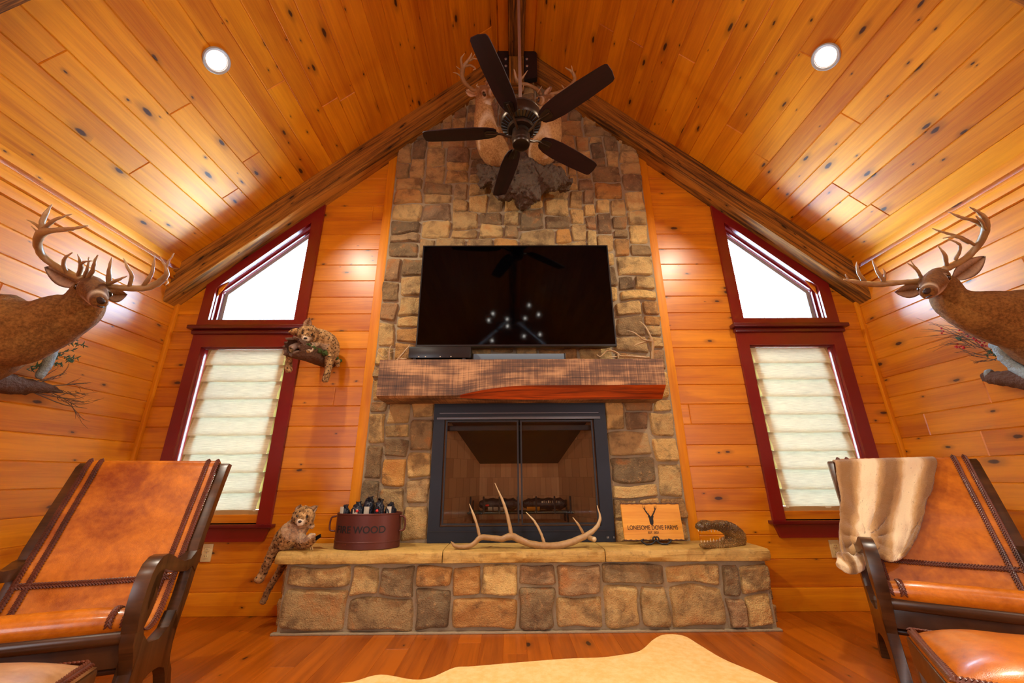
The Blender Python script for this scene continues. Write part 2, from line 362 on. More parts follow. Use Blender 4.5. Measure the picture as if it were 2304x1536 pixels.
def lathe(bm, prof, c, n=32, mat=0, axis=None):
    """prof: (r, z) from c along axis (default z)"""
    c = Vector(c); q = Vector(axis).to_track_quat('Z', 'Y') if axis is not None else None; rings = []
    for r, z in prof:
        ring = []
        for j in range(n):
            v = Vector((max(r, 1e-4)*math.cos(2*math.pi*j/n), max(r, 1e-4)*math.sin(2*math.pi*j/n), z))
            ring.append(bm.verts.new(c+(q @ v if q else v)))
        rings.append(ring)
    for a, b in zip(rings, rings[1:]):
        for j in range(n):
            f = bm.faces.new((a[j], a[(j+1) % n], b[(j+1) % n], b[j])); f.material_index = mat
    bm.faces.new(rings[0][::-1]).material_index = mat; bm.faces.new(rings[-1]).material_index = mat
def ball(bm, c, r, mat=0, sub=2):
    r = r if hasattr(r, '__len__') else (r, r, r)
    v = bmesh.ops.create_icosphere(bm, subdivisions=sub, radius=1, matrix=Matrix.Translation(Vector(c)) @ Matrix.Diagonal((*r, 1)))['verts']
    for f in {f for x in v for f in x.link_faces}: f.material_index = mat
def fuse(bm, voxel, smooth=4, disp=None, tint=None):
    """melt overlapping closed pieces into one continuous skin; returns a bmesh"""
    bmesh.ops.recalc_face_normals(bm, faces=bm.faces)
    me = bpy.data.meshes.new('t'); bm.to_mesh(me); bm.free(); o = bpy.data.objects.new('t', me); COL.objects.link(o)
    r = o.modifiers.new('r', 'REMESH'); r.mode = 'VOXEL'; r.voxel_size = voxel
    if smooth: s = o.modifiers.new('s', 'SMOOTH'); s.factor = .5; s.iterations = smooth
    dg = bpy.context.evaluated_depsgraph_get(); m2 = bpy.data.meshes.new_from_object(o.evaluated_get(dg))
    out = bmesh.new(); out.from_mesh(m2); bpy.data.objects.remove(o); bpy.data.meshes.remove(me); bpy.data.meshes.remove(m2)
    out.normal_update()
    if disp:
        for v in out.verts: v.co += v.normal*disp(v.co)
    cl = out.verts.layers.float_color.new('tint')
    for v in out.verts: v[cl] = tint(v.co, v.normal) if tint else (1, 1, 1, 1)
    return out
def textmesh(name, body, size, mats, parent, loc, rot, ext=.001, align='CENTER', bold=0., sx=1.):
    cu = bpy.data.curves.new(name, 'FONT'); cu.body = body; cu.size = size; cu.extrude = ext; cu.align_x = align; cu.align_y = 'CENTER'; cu.offset = bold
    t = bpy.data.objects.new('t', cu); COL.objects.link(t); dg = bpy.context.evaluated_depsgraph_get()
    me = bpy.data.meshes.new_from_object(t.evaluated_get(dg)); bpy.data.objects.remove(t)
    bm = BM(); bm.from_mesh(me); bm.transform(Matrix.Diagonal((sx, 1, 1, 1))); bm.transform(Matrix.Translation(loc) @ rot.to_4x4())
    return obj(name, bm, mats, parent, 0)
# ------------------------------------------------------------------ plank surfaces
def planks(bm, O, U, V, N, rows, lmin=1.3, lmax=3.6, c=.005, forced=None):
    """rows: (v0, v1, [(u0b, u1b, u0t, u1t), ...]) ; every board its own chamfered face with metric UVs"""
    O, U, V, N = map(Vector, (O, U, V, N)); uvl = bm.loops.layers.uv.verify(); rl = bm.verts.layers.float.get('rnd') or bm.verts.layers.float.new('rnd')
    for ri, (v0, v1, spans) in enumerate(rows):
        lo = min(s[0] for s in spans); hi = max(s[3] for s in spans)
        js = list(forced.get(ri, [])) if forced else []
        u = lo-random.random()*lmax
        while u < hi+.5:
            if all(abs(u-j) > .9 for j in js): js.append(u)
            u += random.uniform(lmin, lmax)
        js.sort()
        for (a0, a1, b0, b1) in spans:
            cuts = [None]+[j for j in js if max(a0, b0)+.15 < j < min(a1, b1)-.15]+[None]
            for p, q in zip(cuts, cuts[1:]):
                ub0, ut0 = (a0, b0) if p is None else (p, p); ub1, ut1 = (a1, b1) if q is None else (q, q)
                if min(ub1-ub0, ut1-ut0) < .002: 
                    if max(ub1-ub0, ut1-ut0) < .02: continue
                ou, ov, r = random.random()*90, random.random()*60, random.random()
                out = [(ub0, v0), (ub1, v0), (ut1, v1), (ut0, v1)]
                k = min(c, .4*max(1e-3, min(ub1-ub0, ut1-ut0)))
                inn = [(ub0+k, v0+c), (ub1-k, v0+c), (ut1-k, v1-c), (ut0+k, v1-c)]
                vo = [bm.verts.new(O+U*a+V*b-N*c*1.1) for a, b in out]; vi = [bm.verts.new(O+U*a+V*b) for a, b in inn]
                for x in vo+vi: x[rl] = r
                co_ = dict(zip(vo+vi, out+inn))
                fs = [bm.faces.new(vi)]+[bm.faces.new((vo[i], vo[(i+1) % 4], vi[(i+1) % 4], vi[i])) for i in range(4)]
                for f in fs:
                    if f.calc_center_median() and f.normal.length == 0: f.normal_update()
                    if f.normal.dot(N) < 0: f.normal_flip()
                    for l in f.loops: a, b = co_[l.vert]; l[uvl].uv = (a+ou, b-v0+ov)
PW = .16
# windows: opening in the back wall, left one given, right one mirrored about XC
WIN = {1: (-2.58, -1.85, 1), 2: (2.028, 2.75, -1)}
ZS, ZM0, ZM1 = .577, 1.935, 2.18           # opening bottom, lower head, upper sill
def wtop(x, side): return (2.482+.93*(x+2.58)) if side > 0 else (2.482+.93*(2.75-x))
rows = []
v = .14
zs = [.14, .32]+[.48+PW*i for i in range(31)]
for z0, z1 in zip(zs, zs[1:]):
    zm = (z0+z1)/2; spans = []
    def roofx(z): return max(0, (ZR-z)/SL)
    def edge(z, side):
        x0, x1, s = WIN[side]; t = (z-2.482)/.93
        if s > 0: return (min(x1, max(x0, x0+t)), x1)
        return (x0, max(x0, min(x1, x1-t)))
    cur_b, cur_t = max(XL, XC-roofx(z0)), max(XL, XC-roofx(z1)); end_b, end_t = min(XR, XC+roofx(z0)), min(XR, XC+roofx(z1))
    for sd in (1, 0, 2):
        if sd == 0:
            if .4 < zm < 1.44: spans.append((cur_b, -.57, cur_t, -.57)); cur_b = cur_t = .73
        elif ZS+.005 < zm:
            eb, et = edge(z0, sd), edge(z1, sd)
            if eb[1]-eb[0] > .001 or et[1]-et[0] > .001:
                spans.append((cur_b, eb[0], cur_t, et[0])); cur_b, cur_t = eb[1], et[1]
    spans.append((cur_b, end_b, cur_t, end_t))
    rows.append((z0, z1, [(a, b, c_, d) for a, b, c_, d in spans if b > a and d > c_]))
bm = BM(); planks(bm, (0, YW, 0), (1, 0, 0), (0, 0, 1), (0, -1, 0), [r for r in rows if r[2]], 5, 9)
struct('wall_back', bm, 'wall', 'keep')
for nm, X, n in (('wall_left', XL, 1), ('wall_right', XR, -1)):
    z = [.14]+[.20+PW*i for i in range(16)]
    z = [q for q in z]
    bm = BM(); planks(bm, (X, 0, 0), (0, 1, 0), (0, 0, 1), (n, 0, 0), [(a, b, [(YF, YW, YF, YW)]) for a, b in zip(z, z[1:])], 2.2, 5, forced={9: [2.40], 12: [2.57]} if n > 0 else {8: [2.5], 6: [2.62]})
    struct(nm, bm, 'wall', 'keep')
# front wall behind the camera
bm = BM(); rr = []
for i in range(34):
    z0, z1 = PW*i, PW*(i+1); x0, x1 = max(XL, XC-max(0, ZR-z0)/SL), min(XR, XC+max(0, ZR-z0)/SL); t0, t1 = max(XL, XC-max(0, ZR-z1)/SL), min(XR, XC+max(0, ZR-z1)/SL)
    if t1 > t0: rr.append((z0, z1, [(x0, x1, t0, t1)]))
planks(bm, (0, YF, 0), (1, 0, 0), (0, 0, 1), (0, 1, 0), rr); struct('wall_front', bm, 'wall', 'keep')
# ceiling: two slopes, boards run front to back
for nm, sg, x0 in (('ceiling', -1, 2.143), ('ceiling', 1, 2.205)):
    dx = .1165; L = math.sqrt(1+SL*SL); Vd = Vector((sg, 0, -SL))/L
    e0 = (abs(sg*x0-XC) % dx)*L; rw = []; pw = dx*L; v = e0-pw
    forced = {}
    J = {-1: [(2.43, 1.53), (1.75, 2.2), (2.11, 2.57), (2.58, 2.22), (1.41, 2.56), (1.2, 1.9)], 1: [(2.0, 1.9), (1.4, 2.3), (2.35, 2.1), (2.6, 2.55), (1.7, 1.6), (1.05, 2.4)]}[sg]
    xe = (XC-XL if sg < 0 else XR-XC)*L
    i = 0
    while v < xe:
        a, b = max(v, 0), min(v+pw, xe)
        rw.append((a, b, [(YF, YW, YF, YW)]))
        for jx, jy in J:
            if a < (jx+sg*-XC)*L < b: forced[i] = [jy]
        v += pw; i += 1
    bm = BM(); planks(bm, (XC, 0, ZR), (0, 1, 0), Vd, NL if sg < 0 else NR, rw, forced=forced, lmin=2.6, lmax=6)
    struct(nm, bm, 'ceil', 'keep')
# floor boards run front to back
bm = BM(); planks(bm, (0, 0, 0), (0, 1, 0), (1, 0, 0), (0, 0, 1), [(XL+.13*i, min(XL+.13*(i+1), XR), [(YF, YW, YF, YW)]) for i in range(46)], lmin=1.8, lmax=4, c=.0015)
struct('floor', bm, 'floor', 'keep')
# mouldings and boards
def sbox(name, a, b, mat='trim', axis=0, bev=.004):
    bm = BM(); box(bm, a, b, 0, bev); boxuv(bm, axis); return struct(name, bm, mat)
sbox('baseboard_back', (XL, YW-.018, 0), (XR, YW+.02, .142)); sbox('baseboard_left', (XL-.02, YF, 0), (XL+.018, YW-.02, .142), axis=1); sbox('baseboard_right', (XR-.018, YF, 0), (XR+.02, YW-.02, .142), axis=1)
sbox('trim_1', (-1.195, YW-.02, .142), (-1.105, YW+.02, 4.12), axis=2); sbox('trim_2', (1.295, YW-.02, .142), (1.378, YW+.02, 4.17), axis=2)
sbox('trim_3', (XL, YW-.028, .142), (XL+.03, YW, 2.6), axis=2); sbox('trim_4', (XR-.03, YW-.028, .142), (XR, YW, 2.6), axis=2)
for nm, X, n in (('trim_5', XL, 1), ('trim_6', XR, -1)):
    bm = BM(); z = zroof(X)
    for d, h0, h1 in ((.022, -.185, -.115), (.045, -.115, -.055), (.02, -.055, -.02), (.07, -.02, .06)):
        x0, x1 = sorted((X-n*.01, X+n*d)); box(bm, (x0, YF, z+h0+.02), (x1, YW-.1, z+h1+.018), 0, .004)
    boxuv(bm, 1); struct(nm, bm, 'trim')
# rake beams against the back wall and a second pair behind, ridge beam
def rake(sg, y0, y1, label, grp=None):
    x_e = XL if sg < 0 else XR; h = .30; z_e = zroof(x_e); pts = [Vector((x_e, y0, z_e+.0)), Vector((XC, y0, ZR)), Vector((XC, y0, ZR-h)), Vector((x_e, y0, z_e-h))]
    o = thing('rafter_beam', label, 'beam', (x_e, y0, z_e-h), 0, grp)
    bm = BM(); n = 26; L = math.sqrt(1+SL*SL); uvl = bm.loops.layers.uv.verify(); rl = bm.verts.layers.float.new('rnd'); rings = []
    for i in range(n+1):
        t = i/n; x = x_e+(XC-x_e)*t; zt = zroof(x)+.0
        def w(k, s): return (noise.noise(Vector((x*3+k*9, y0*5, s)))*.007)
        rings.append([bm.verts.new((x, y0+w(0, 0), zt-.004)), bm.verts.new((x, y0+w(1, 0), zt-h*.5)), bm.verts.new((x, y0+.003+w(2, 1), zt-h+.008)), bm.verts.new((x, y0+.012, zt-h+w(3, 2))), bm.verts.new((x, (y0+y1)/2, zt-h+w(4, 2))), bm.verts.new((x, y1, zt-h+w(5, 2))), bm.verts.new((x, y1, zt-.004))])
    ks = [0, .15, .29, .31, .39, .47, .75]; ou, ov, rv = random.random()*50, random.random()*50, random.random()
    for i in range(n):
        for j in range(6):
            f = bm.faces.new((rings[i][j], rings[i+1][j], rings[i+1][j+1], rings[i][j+1]))
            for l in f.loops:
                jj = j if l.vert in (rings[i][j], rings[i+1][j]) else j+1; l[uvl].uv = (l.vert.co.x*L+ou, ks[jj]+ov)
    for rg in (rings[0], rings[-1]): bm.faces.new(rg)
    for v_ in bm.verts: v_[rl] = rv
    obj('timber', bm, 'beam', o, 40)
rake(-1, 3.04, YW+.03, 'rough dark timber rake beam sloping over the left red window')
rake(1, 3.04, YW+.03, 'rough dark timber rake beam sloping over the right red window')
rake(-1, 1.075, 1.225, 'dark timber rafter crossing the ceiling at the top left corner of the picture')
rake(1, 1.075, 1.225, 'dark timber rafter crossing the ceiling at the top right corner of the picture')
o = thing('ridge_beam', 'long brown timber ridge beam along the ceiling peak above the fan', 'beam', (XC, 0, 5.1))
bm = BM(); box(bm, (.005, YF, 5.10), (.165, YW, 5.33), 0, .006); boxuv(bm, 1); obj('timber', bm, 'beam', o)
bm = BM(); box(bm, (.005, 3.0, 4.72), (.165, 3.12, 5.10), 0, .004); boxuv(bm, 2); obj('king_post', bm, 'beam', o)
for nm, a, b in (('trim_7', -.10, .002), ('trim_8', .168, .27)): sbox(nm, (a, YF, 5.155), (b, 3.02, 5.28), 'trim', 1)
for sg, a, b in ((-1, -.115, .0), (1, .17, .30)):
    o = thing('steel_bracket', f'black steel bracket plate with bolts, {"left" if sg < 0 else "right"} of the ridge beam', 'bracket', ((a+b)/2, 2.99, 4.76))
    bm = BM(); r = .03; P = []
    top = zroof(a if sg < 0 else b)-.0
    outer, inner = (a, b) if sg < 0 else (b, a)
    P = [(inner, 4.74), (inner, top), (outer-sg*r, top), (outer-sg*r*.3, top-r*.3), (outer, top-r), (outer, 4.78)]
    prism(bm, [Vector((x, 2.985, z)) for x, z in P], (0, .05, 0)); obj('plate', bm, 'black', o, 20)
    for zz in (5.03, 4.93):
        bm = BM(); lathe(bm, [(.014, 0), (.014, .008), (.006, .013)], (inner+sg*.025, 2.985, zz), 14, axis=(0, -1, 0)); obj('bolt', bm, 'steel', o)
# ------------------------------------------------------------------ windows
def wpoly(x0, x1, z0, side, inset=0):
    """trapezoid with sloping head; returns BL, BR, TR, TL"""
    a, b = x0+inset, x1-inset
    return [(a, z0), (b, z0), (b, wtop(b, side)-inset*1.37), (a, wtop(a, side)-inset*1.37)]
def ring(bm, P, Q, y0, y1, mat=0):
    """frame between outer polygon P and inner polygon Q from depth y0 (front) to y1"""
    n = len(P); A = [bm.verts.new((x, y0, z)) for x, z in P]; B = [bm.verts.new((x, y0, z)) for x, z in Q]; C_ = [bm.verts.new((x, y1, z)) for x, z in P]; D = [bm.verts.new((x, y1, z)) for x, z in Q]
    for i in range(n):
        j = (i+1) % n
        for q in ((A[i], A[j], B[j], B[i]), (C_[j], C_[i], D[i], D[j]), (A[j], A[i], C_[i], C_[j]), (B[i], B[j], D[j], D[i])):
            bm.faces.new(q).material_index = mat
for k, (x0, x1, sd) in WIN.items():
    root = bpy.data.objects.new(f'window_{k}', None); COL.objects.link(root); root['kind'] = 'structure'; root.location = ((x0+x1)/2, YW, ZS); MAT[root.name] = Matrix.Translation(root.location)
    ca, cb = x0-.09, x1+.10*(1 if sd > 0 else 1)
    P = [(ca, ZS-.0), (cb, ZS-.0), (cb, wtop(cb, sd)+.06), (ca, wtop(ca, sd)+.06)]
    # casing: stiles, head board, sloping head
    bm = BM(); ring(bm, [(ca, ZM1-.10), (cb, ZM1-.10), (cb, wtop(cb, sd)+.14), (ca, wtop(ca, sd)+.14)], wpoly(x0, x1, ZM1, sd), YW-.025, YW+.01)
    obj('upper_casing', bm, 'red', root, 30)
    bm = BM(); ring(bm, [(ca, ZS-.01), (cb, ZS-.01), (cb, 2.05), (ca, 2.05)], [(x0, ZS), (x1, ZS), (x1, ZM0), (x0, ZM0)], YW-.025, YW+.01); obj('lower_casing', bm, 'red', root, 30)
    bm = BM(); box(bm, (ca-.035, YW-.075, 2.085), (cb+.035, YW, 2.118), 0, .006); box(bm, (ca-.015, YW-.045, 2.045), (cb+.015, YW, 2.085), 0, .012); obj('crown_ledge', bm, 'dred', root)
    bm = BM(); box(bm, (ca-.03, YW-.06, ZS-.025), (cb+.03, YW+.01, ZS+.0), 0, .005); obj('sill', bm, 'dred', root)
    bm = BM(); prism(bm, [Vector((ca+.0, YW-.028, ZS-.025)), Vector((cb-.0, YW-.028, ZS-.025)), Vector((cb-.03, YW-.028, ZS-.115)), Vector((ca+.03, YW-.028, ZS-.115))], (0, .03, 0)); obj('apron', bm, 'red', root, 20)
    # jamb linings and sash, upper and lower
    bm = BM(); q = wpoly(x0, x1, ZM1, sd); ring(bm, q, wpoly(x0+.006, x1-.006, ZM1+.006, sd), YW-.0, YW+.13); ring(bm, wpoly(x0, x1, ZM1, sd), [(x0+.022, ZM1+.02), (x1-.022, ZM1+.02), (x1-.022, wtop(x1-.022, sd)-.028), (x0+.022, wtop(x0+.022, sd)-.028)], YW+.035, YW+.055)
    obj('upper_jamb', bm, 'red', root, 20)
    def tr(i): return [(x0+i, ZM1+i*.9), (x1-i, ZM1+i*.9), (x1-i, wtop(x1-i, sd)-i*1.37), (x0+i, wtop(x0+i, sd)-i*1.37)]
    bm = BM(); ring(bm, tr(.012), tr(.045), YW+.075, YW+.11); obj('upper_sash', bm, 'white', root, 20)
    bm = BM(); prism(bm, [Vector((x, YW+.09, z)) for x, z in tr(.04)], (0, .005, 0)); obj('upper_glass', bm, 'glass', root, 0)
    bm = BM(); R_ = lambda i: [(x0+i, ZS+i), (x1-i, ZS+i), (x1-i, ZM0-i), (x0+i, ZM0-i)]
    ring(bm, R_(0), R_(.006), YW, YW+.13); obj('lower_jamb', bm, 'red', root, 20)
    bm = BM(); ring(bm, R_(.006), R_(.035), YW+.075, YW+.11); obj('lower_sash', bm, 'white', root, 20)
    bm = BM(); prism(bm, [Vector((x, YW+.09, z)) for x, z in R_(.03)], (0, .005, 0)); obj('lower_glass', bm, 'glass', root, 0)
    # roman shade: a thing of its own, soft folds
    side_ = 'left' if k == 1 else 'right'
    sx0, sx1 = (x0+.020, x1-.010) if k == 1 else (x0+.010, x1-.018)
    t = thing('roman_shade', f'cream woven roman shade with stacked folds closed in the {side_} red window', 'window shade', ((sx0+sx1)/2, YW+.03, ZS+.01))
    zf = [1.927, 1.795, 1.655, 1.511, 1.365, 1.223, 1.081, .944, .80, .672]
    bm = BM(); pr = []
    for a, b in zip(zf, zf[1:]):
        for i in range(7):
            u = i/7; pr.append((YW+.036-.034*u**.8, a+(b-a)*u))
        pr.append((YW+.006, b-.010)); pr.append((YW+.038, b-.002))
    nx = 14; G = [[bm.verts.new((sx0+.028+(sx1-sx0-.056)*i/nx, y+.004*math.sin(i*.9+z*7)*(.3), z-(.007 if 4 < j % 9 < 8 else .002)*math.sin(i/nx*math.pi)*(1+.5*math.sin(j*.7)))) for i in range(nx+1)] for j, (y, z) in enumerate(pr)]
    for a, b in zip(G, G[1:]):
        for i in range(nx): bm.faces.new((a[i], a[i+1], b[i+1], b[i]))
    obj('fabric', bm, 'shade', t, 60)
    bm = BM()
    for xx in (sx0, sx1-.075): box(bm, (xx, YW+.040, .672), (xx+.075, YW+.043, 1.93))
    box(bm, (sx0, YW+.005, ZS+.004), (sx1, YW+.03, .672), 0, .004); obj('hem', bm, 'shadeband', t, 30)
# ------------------------------------------------------------------ stone work
def pack(w, h, cell, rnd, big=6):
    nx, nz = round(w/cell), round(h/cell); occ = np.zeros((nx, nz), bool); out = []
    for j in range(nz):
        for i in range(nx):
            if occ[i, j]: continue
            run = 0
            while i+run < nx and not occ[i+run, j]: run += 1
            a = rnd.choice((3, 4, 4, 5, 5, 6, 6, 7))
            if run <= 7: a = run if rnd.random() < .55 or run < 5 else run//2
            elif run-a < 3: a = run-3
            b = rnd.choice((2, 3, 3, 4, 4, 5)) if a < 6 else rnd.choice((2, 3, 3, 4))
            if a <= 2: b = rnd.choice((3, 4, 5))
            if nz-j-b < 2: b = nz-j
            b = min(b, nz-j)
            occ[i:i+a, j:j+b] = True; out.append((i*w/nx, j*h/nz, (i+a)*w/nx, (j+b)*h/nz))
    return out
def stones(bm, rects, fn, gap=.0055, depth=.028, seed=0, clipf=None):
    rl = bm.verts.layers.float.get('rnd') or bm.verts.layers.float.new('rnd'); n = 13
    rnd = random.Random(seed)
    for (u0, v0, u1, v1) in rects:
        if clipf and not clipf(u0, v0, u1, v1): continue
        r = rnd.random(); sd = rnd.random()*100; tilt = (rnd.uniform(-.006, .006), rnd.uniform(-.006, .006)); dd = depth*rnd.uniform(.7, 1.15)
        cu, cv, hu, hv = (u0+u1)/2, (v0+v1)/2, (u1-u0)/2-gap*rnd.uniform(.6, 1.3), (v1-v0)/2-gap*rnd.uniform(.6, 1.3)
        p = rnd.uniform(9, 30); sk = [rnd.uniform(-.005, .005) for _ in range(4)]; G = []
        for j in range(n+1):
            row = []
            for i in range(n+1):
                a, b = 2*i/n-1, 2*j/n-1
                a = math.copysign(abs(a)**.75, a); b = math.copysign(abs(b)**.75, b)
                m = max(abs(a), abs(b)); k = 1 if m < 1e-6 else m/((abs(a)**p+abs(b)**p)**(1/p))
                uu, vv = cu+hu*a*k+sk[0]*b*.6+sk[1]*a*b, cv+hv*b*k+sk[2]*a*.6+sk[3]*a*b
                e = noise.noise(Vector((uu*9, vv*9, sd)))
                uu += e*.006*m; vv += noise.noise(Vector((uu*9, vv*9, sd+7)))*.006*m
                uu, vv = uu+noise.noise(Vector((uu*5, vv*5, 31)))*.022, vv+noise.noise(Vector((uu*4, vv*5, 57)))*.026
                h = dd*(1-max(0, (m-.86)/.14)**2.2*.85)+tilt[0]*a+tilt[1]*b
                if m > .999: h = -.012
                h += (noise.noise(Vector((uu*11, vv*11, sd)))*.013+(abs(noise.noise(Vector((uu*22, vv*22, sd))))-.25)*.014+noise.noise(Vector((uu*45, vv*45, sd)))*.004)*(1 if m < .999 else 0)
                x = bm.verts.new(fn(uu, vv, h)); x[rl] = r; row.append(x)
            G.append(row)
        for a, b in zip(G, G[1:]):
            for i in range(n): bm.faces.new((a[i], a[i+1], b[i+1], b[i]))
SX0, SX1, SY = -1.105, 1.295, YW-.045
FX0, FX1, FZ0, FZ1 = -.59, .75, .45, 1.47
o = thing('stone_chimney', 'tall tan and brown fieldstone chimney breast rising to the gable peak', 'chimney', ((SX0+SX1)/2, YW, .45))
rn = random.Random(3); bm = BM(); rects = [(a+SX0, b+.45, c+SX0, d+.45) for a, b, c, d in pack(SX1-SX0, 4.62, .0478, rn)]
def keep(u0, v0, u1, v1):
    if v0 > zroof(u0)-.1 or v0 > zroof(u1)-.1: return False
    return not (u0 < FX1-.0 and u1 > FX0+.0 and v0 < FZ1 and v1 > FZ0 and False)
# cut stones around the firebox, columns of their own beside it
RR = [(a+SX0, b+.45, c+SX0, d+.45) for a, b, c, d in pack(FX0-SX0, 1.02, .0478, rn)]+[(a+FX1, b+.45, c+FX1, d+.45) for a, b, c, d in pack(SX1-FX1, 1.02, .0478, rn)]+[(a+SX0, b+1.47, c+SX0, d+1.47) for a, b, c, d in pack(SX1-SX0, 3.6, .0478, rn)]
stones(bm, RR, lambda u, v, h: Vector((u, SY-h, v)), clipf=keep, seed=5)
obj('stone_facing', bm, 'stone', o, 180)
bm = BM(); prism(bm, [Vector((x, SY-.001, z)) for x, z in ((SX0, .45), (FX0, .45), (FX0, FZ1), (FX1, FZ1), (FX1, .45), (SX1, .45), (SX1, zroof(SX1)-.05), (XC, ZR-.05), (SX0, zroof(SX0)-.05))], (0, .044, 0))
obj('mortar_bed', bm, 'mortar', o, 0)
HX0, HX1, HY = -1.42, 1.632, 2.84
o = thing('stone_hearth', 'raised fieldstone hearth with a tan flagstone seat along the fireplace', 'hearth', ((HX0+HX1)/2, HY, 0))
bm = BM(); rn = random.Random(11)
stones(bm, [(a+HX0+.01, b+.012, c+HX0+.01, d+.012) for a, b, c, d in pack(HX1-HX0-.02, .355, .058, rn)], lambda u, v, h: Vector((u, HY-h, v)), seed=8, depth=.026)
for X, s in ((HX0, -1), (HX1, 1)): stones(bm, [(a+HY, b+.012, c+HY, d+.012) for a, b, c, d in pack(.33, .355, .06, rn)], lambda u, v, h: Vector((X+s*h, u, v)), seed=9)
obj('stone_facing', bm, 'stone', o, 180)
bm = BM(); box(bm, (HX0+.004, HY+.004, 0), (HX1-.004, YW-.02, .375)); box(bm, (HX0-.02, HY-.025, 0), (HX1+.012, HY+.01, .012), 0, .004); obj('mortar_bed', bm, 'mortar', o)
for a, b in ((-1.475, -.43), (-.425, .60), (.605, 1.645)):
    bm = BM(); nx, prof = 60, [(.03, .378), (.0, .385), (-.004, .41), (.002, .44), (.016, .45), (.12, .452), (.25, .45), (.36, .45), (.36, .378)]
    G = []
    for i in range(nx+1):
        x = a+(b-a)*i/nx; e = min(i, nx-i); row = []
        for j, (dy, z) in enumerate(prof):
            wv = noise.noise(Vector((x*4, j*.4, 3)))*.014+noise.noise(Vector((x*18, j*1.3, 1)))*.009
            row.append(bm.verts.new((x, HY-.045+dy+(wv if j < 5 else 0)+(.008 if e == 0 else 0), z+(noise.noise(Vector((x*9, j, 8)))*.003 if 0 < j < 8 else 0))))
        G.append(row)
    for p, q in zip(G, G[1:]):
        for j in range(len(prof)-1): bm.faces.new((p[j], q[j], q[j+1], p[j+1]))
        bm.faces.new((p[-1], q[-1], q[0], p[0]))
    bm.faces.new(G[0]); bm.faces.new(G[-1][::-1]); obj('seat_slab', bm, 'slab', o, 50)
# ------------------------------------------------------------------ fireplace insert
t = thing('fireplace_insert', 'dark blue black steel fireplace insert with folding glass doors', 'fireplace', ((FX0+FX1)/2, SY, .45))
FS = SY-.035
ox0, ox1, oz0, oz1 = -.505, .655, .555, 1.315
bm = BM(); ring(bm, [(FX0, .452), (FX1, .452), (FX1, FZ1), (FX0, FZ1)], [(ox0, oz0), (ox1, oz0), (ox1, oz1), (ox0, oz1)], FS, FS+.03); obj('surround', bm, 'navy', t, 20)
bm = BM(); box(bm, (ox0-.04, FS-.006, oz1+.045), (ox1+.04, FS, oz1+.052)); box(bm, (ox0-.06, FS-.008, oz1+.0), (ox1+.05, FS, oz1+.02), 0, .003); obj('top_rail', bm, 'dull', t)
bm = BM(); box(bm, (ox0-.08, FS-.005, oz0-.03), (ox1+.09, FS, oz0-.026)); obj('lower_seam', bm, 'black', t)
bx0, bx1, by = -.26, .42, SY+.46
bm = BM(); box(bm, (FX0+.02, by+.02, .47), (FX1-.02, by+.05, 1.45)); box(bm, (FX0+.02, SY+.002, .47), (FX0+.04, by+.05, 1.45)); box(bm, (FX1-.04, SY+.002, .47), (FX1-.02, by+.05, 1.45)); box(bm, (FX0+.02, SY+.002, 1.43), (FX1-.02, by+.05, 1.45)); box(bm, (FX0+.02, SY+.002, .47), (FX1-.02, by+.05, .49)); obj('light_block_shell', bm, 'black', t, 0)  # unseen shell added round the firebox to keep sky light out
bm = BM()
def quad(bm, *p): bm.faces.new([bm.verts.new(q) for q in p])
quad(bm, (bx0, by, oz0), (bx1, by, oz0), (bx1, by, 1.2), (bx0, by, 1.2)); quad(bm, (ox0, FS+.03, oz0), (bx0, by, oz0), (bx0, by, 1.2), (ox0, FS+.03, 1.36)); quad(bm, (ox1, FS+.03, oz0), (bx1, by, oz0), (bx1, by, 1.2), (ox1, FS+.03, 1.36)); quad(bm, (ox0, FS+.03, oz0), (ox1, FS+.03, oz0), (bx1, by, oz0), (bx0, by, oz0))
obj('firebrick_liner', bm, 'firebrick', t, 0)
bm = BM(); quad(bm, (ox0, FS+.03, 1.36), (bx0, by, 1.0), (bx1, by, 1.0), (ox1, FS+.03, 1.36)); quad(bm, (ox0, FS+.05, oz1+.02), (ox1, FS+.05, oz1+.02), (ox1, FS+.05, oz1-.02), (ox0, FS+.05, oz1-.02)); obj('smoke_hood', bm, 'black', t, 0)
bm = BM(); box(bm, (ox0+.01, FS+.05, 1.235), (ox1-.01, FS+.075, 1.275), 0, .003); obj('damper_bar', bm, 'navy', t)
for a, b in ((ox0+.01, .068), (.082, ox1-.01)):
    bm = BM(); ring(bm, [(a, oz0+.01), (b, oz0+.01), (b, oz1-.005), (a, oz1-.005)], [(a+.012, oz0+.022), (b-.012, oz0+.022), (b-.012, oz1-.017), (a+.012, oz1-.017)], FS+.012, FS+.024); d = obj('glass_door', bm, 'black', t, 20)
    bm = BM(); box(bm, (a+.01, FS+.016, oz0+.02), (b-.01, FS+.020, oz1-.015)); obj('pane', bm, 'fireglass', d, 0)
for x in (.69, .70, .738): bm = BM(); box(bm, (x-.002, FS-.004, .475), (x+.002, FS, .487)); obj('control_mark', bm, 'steel', t)
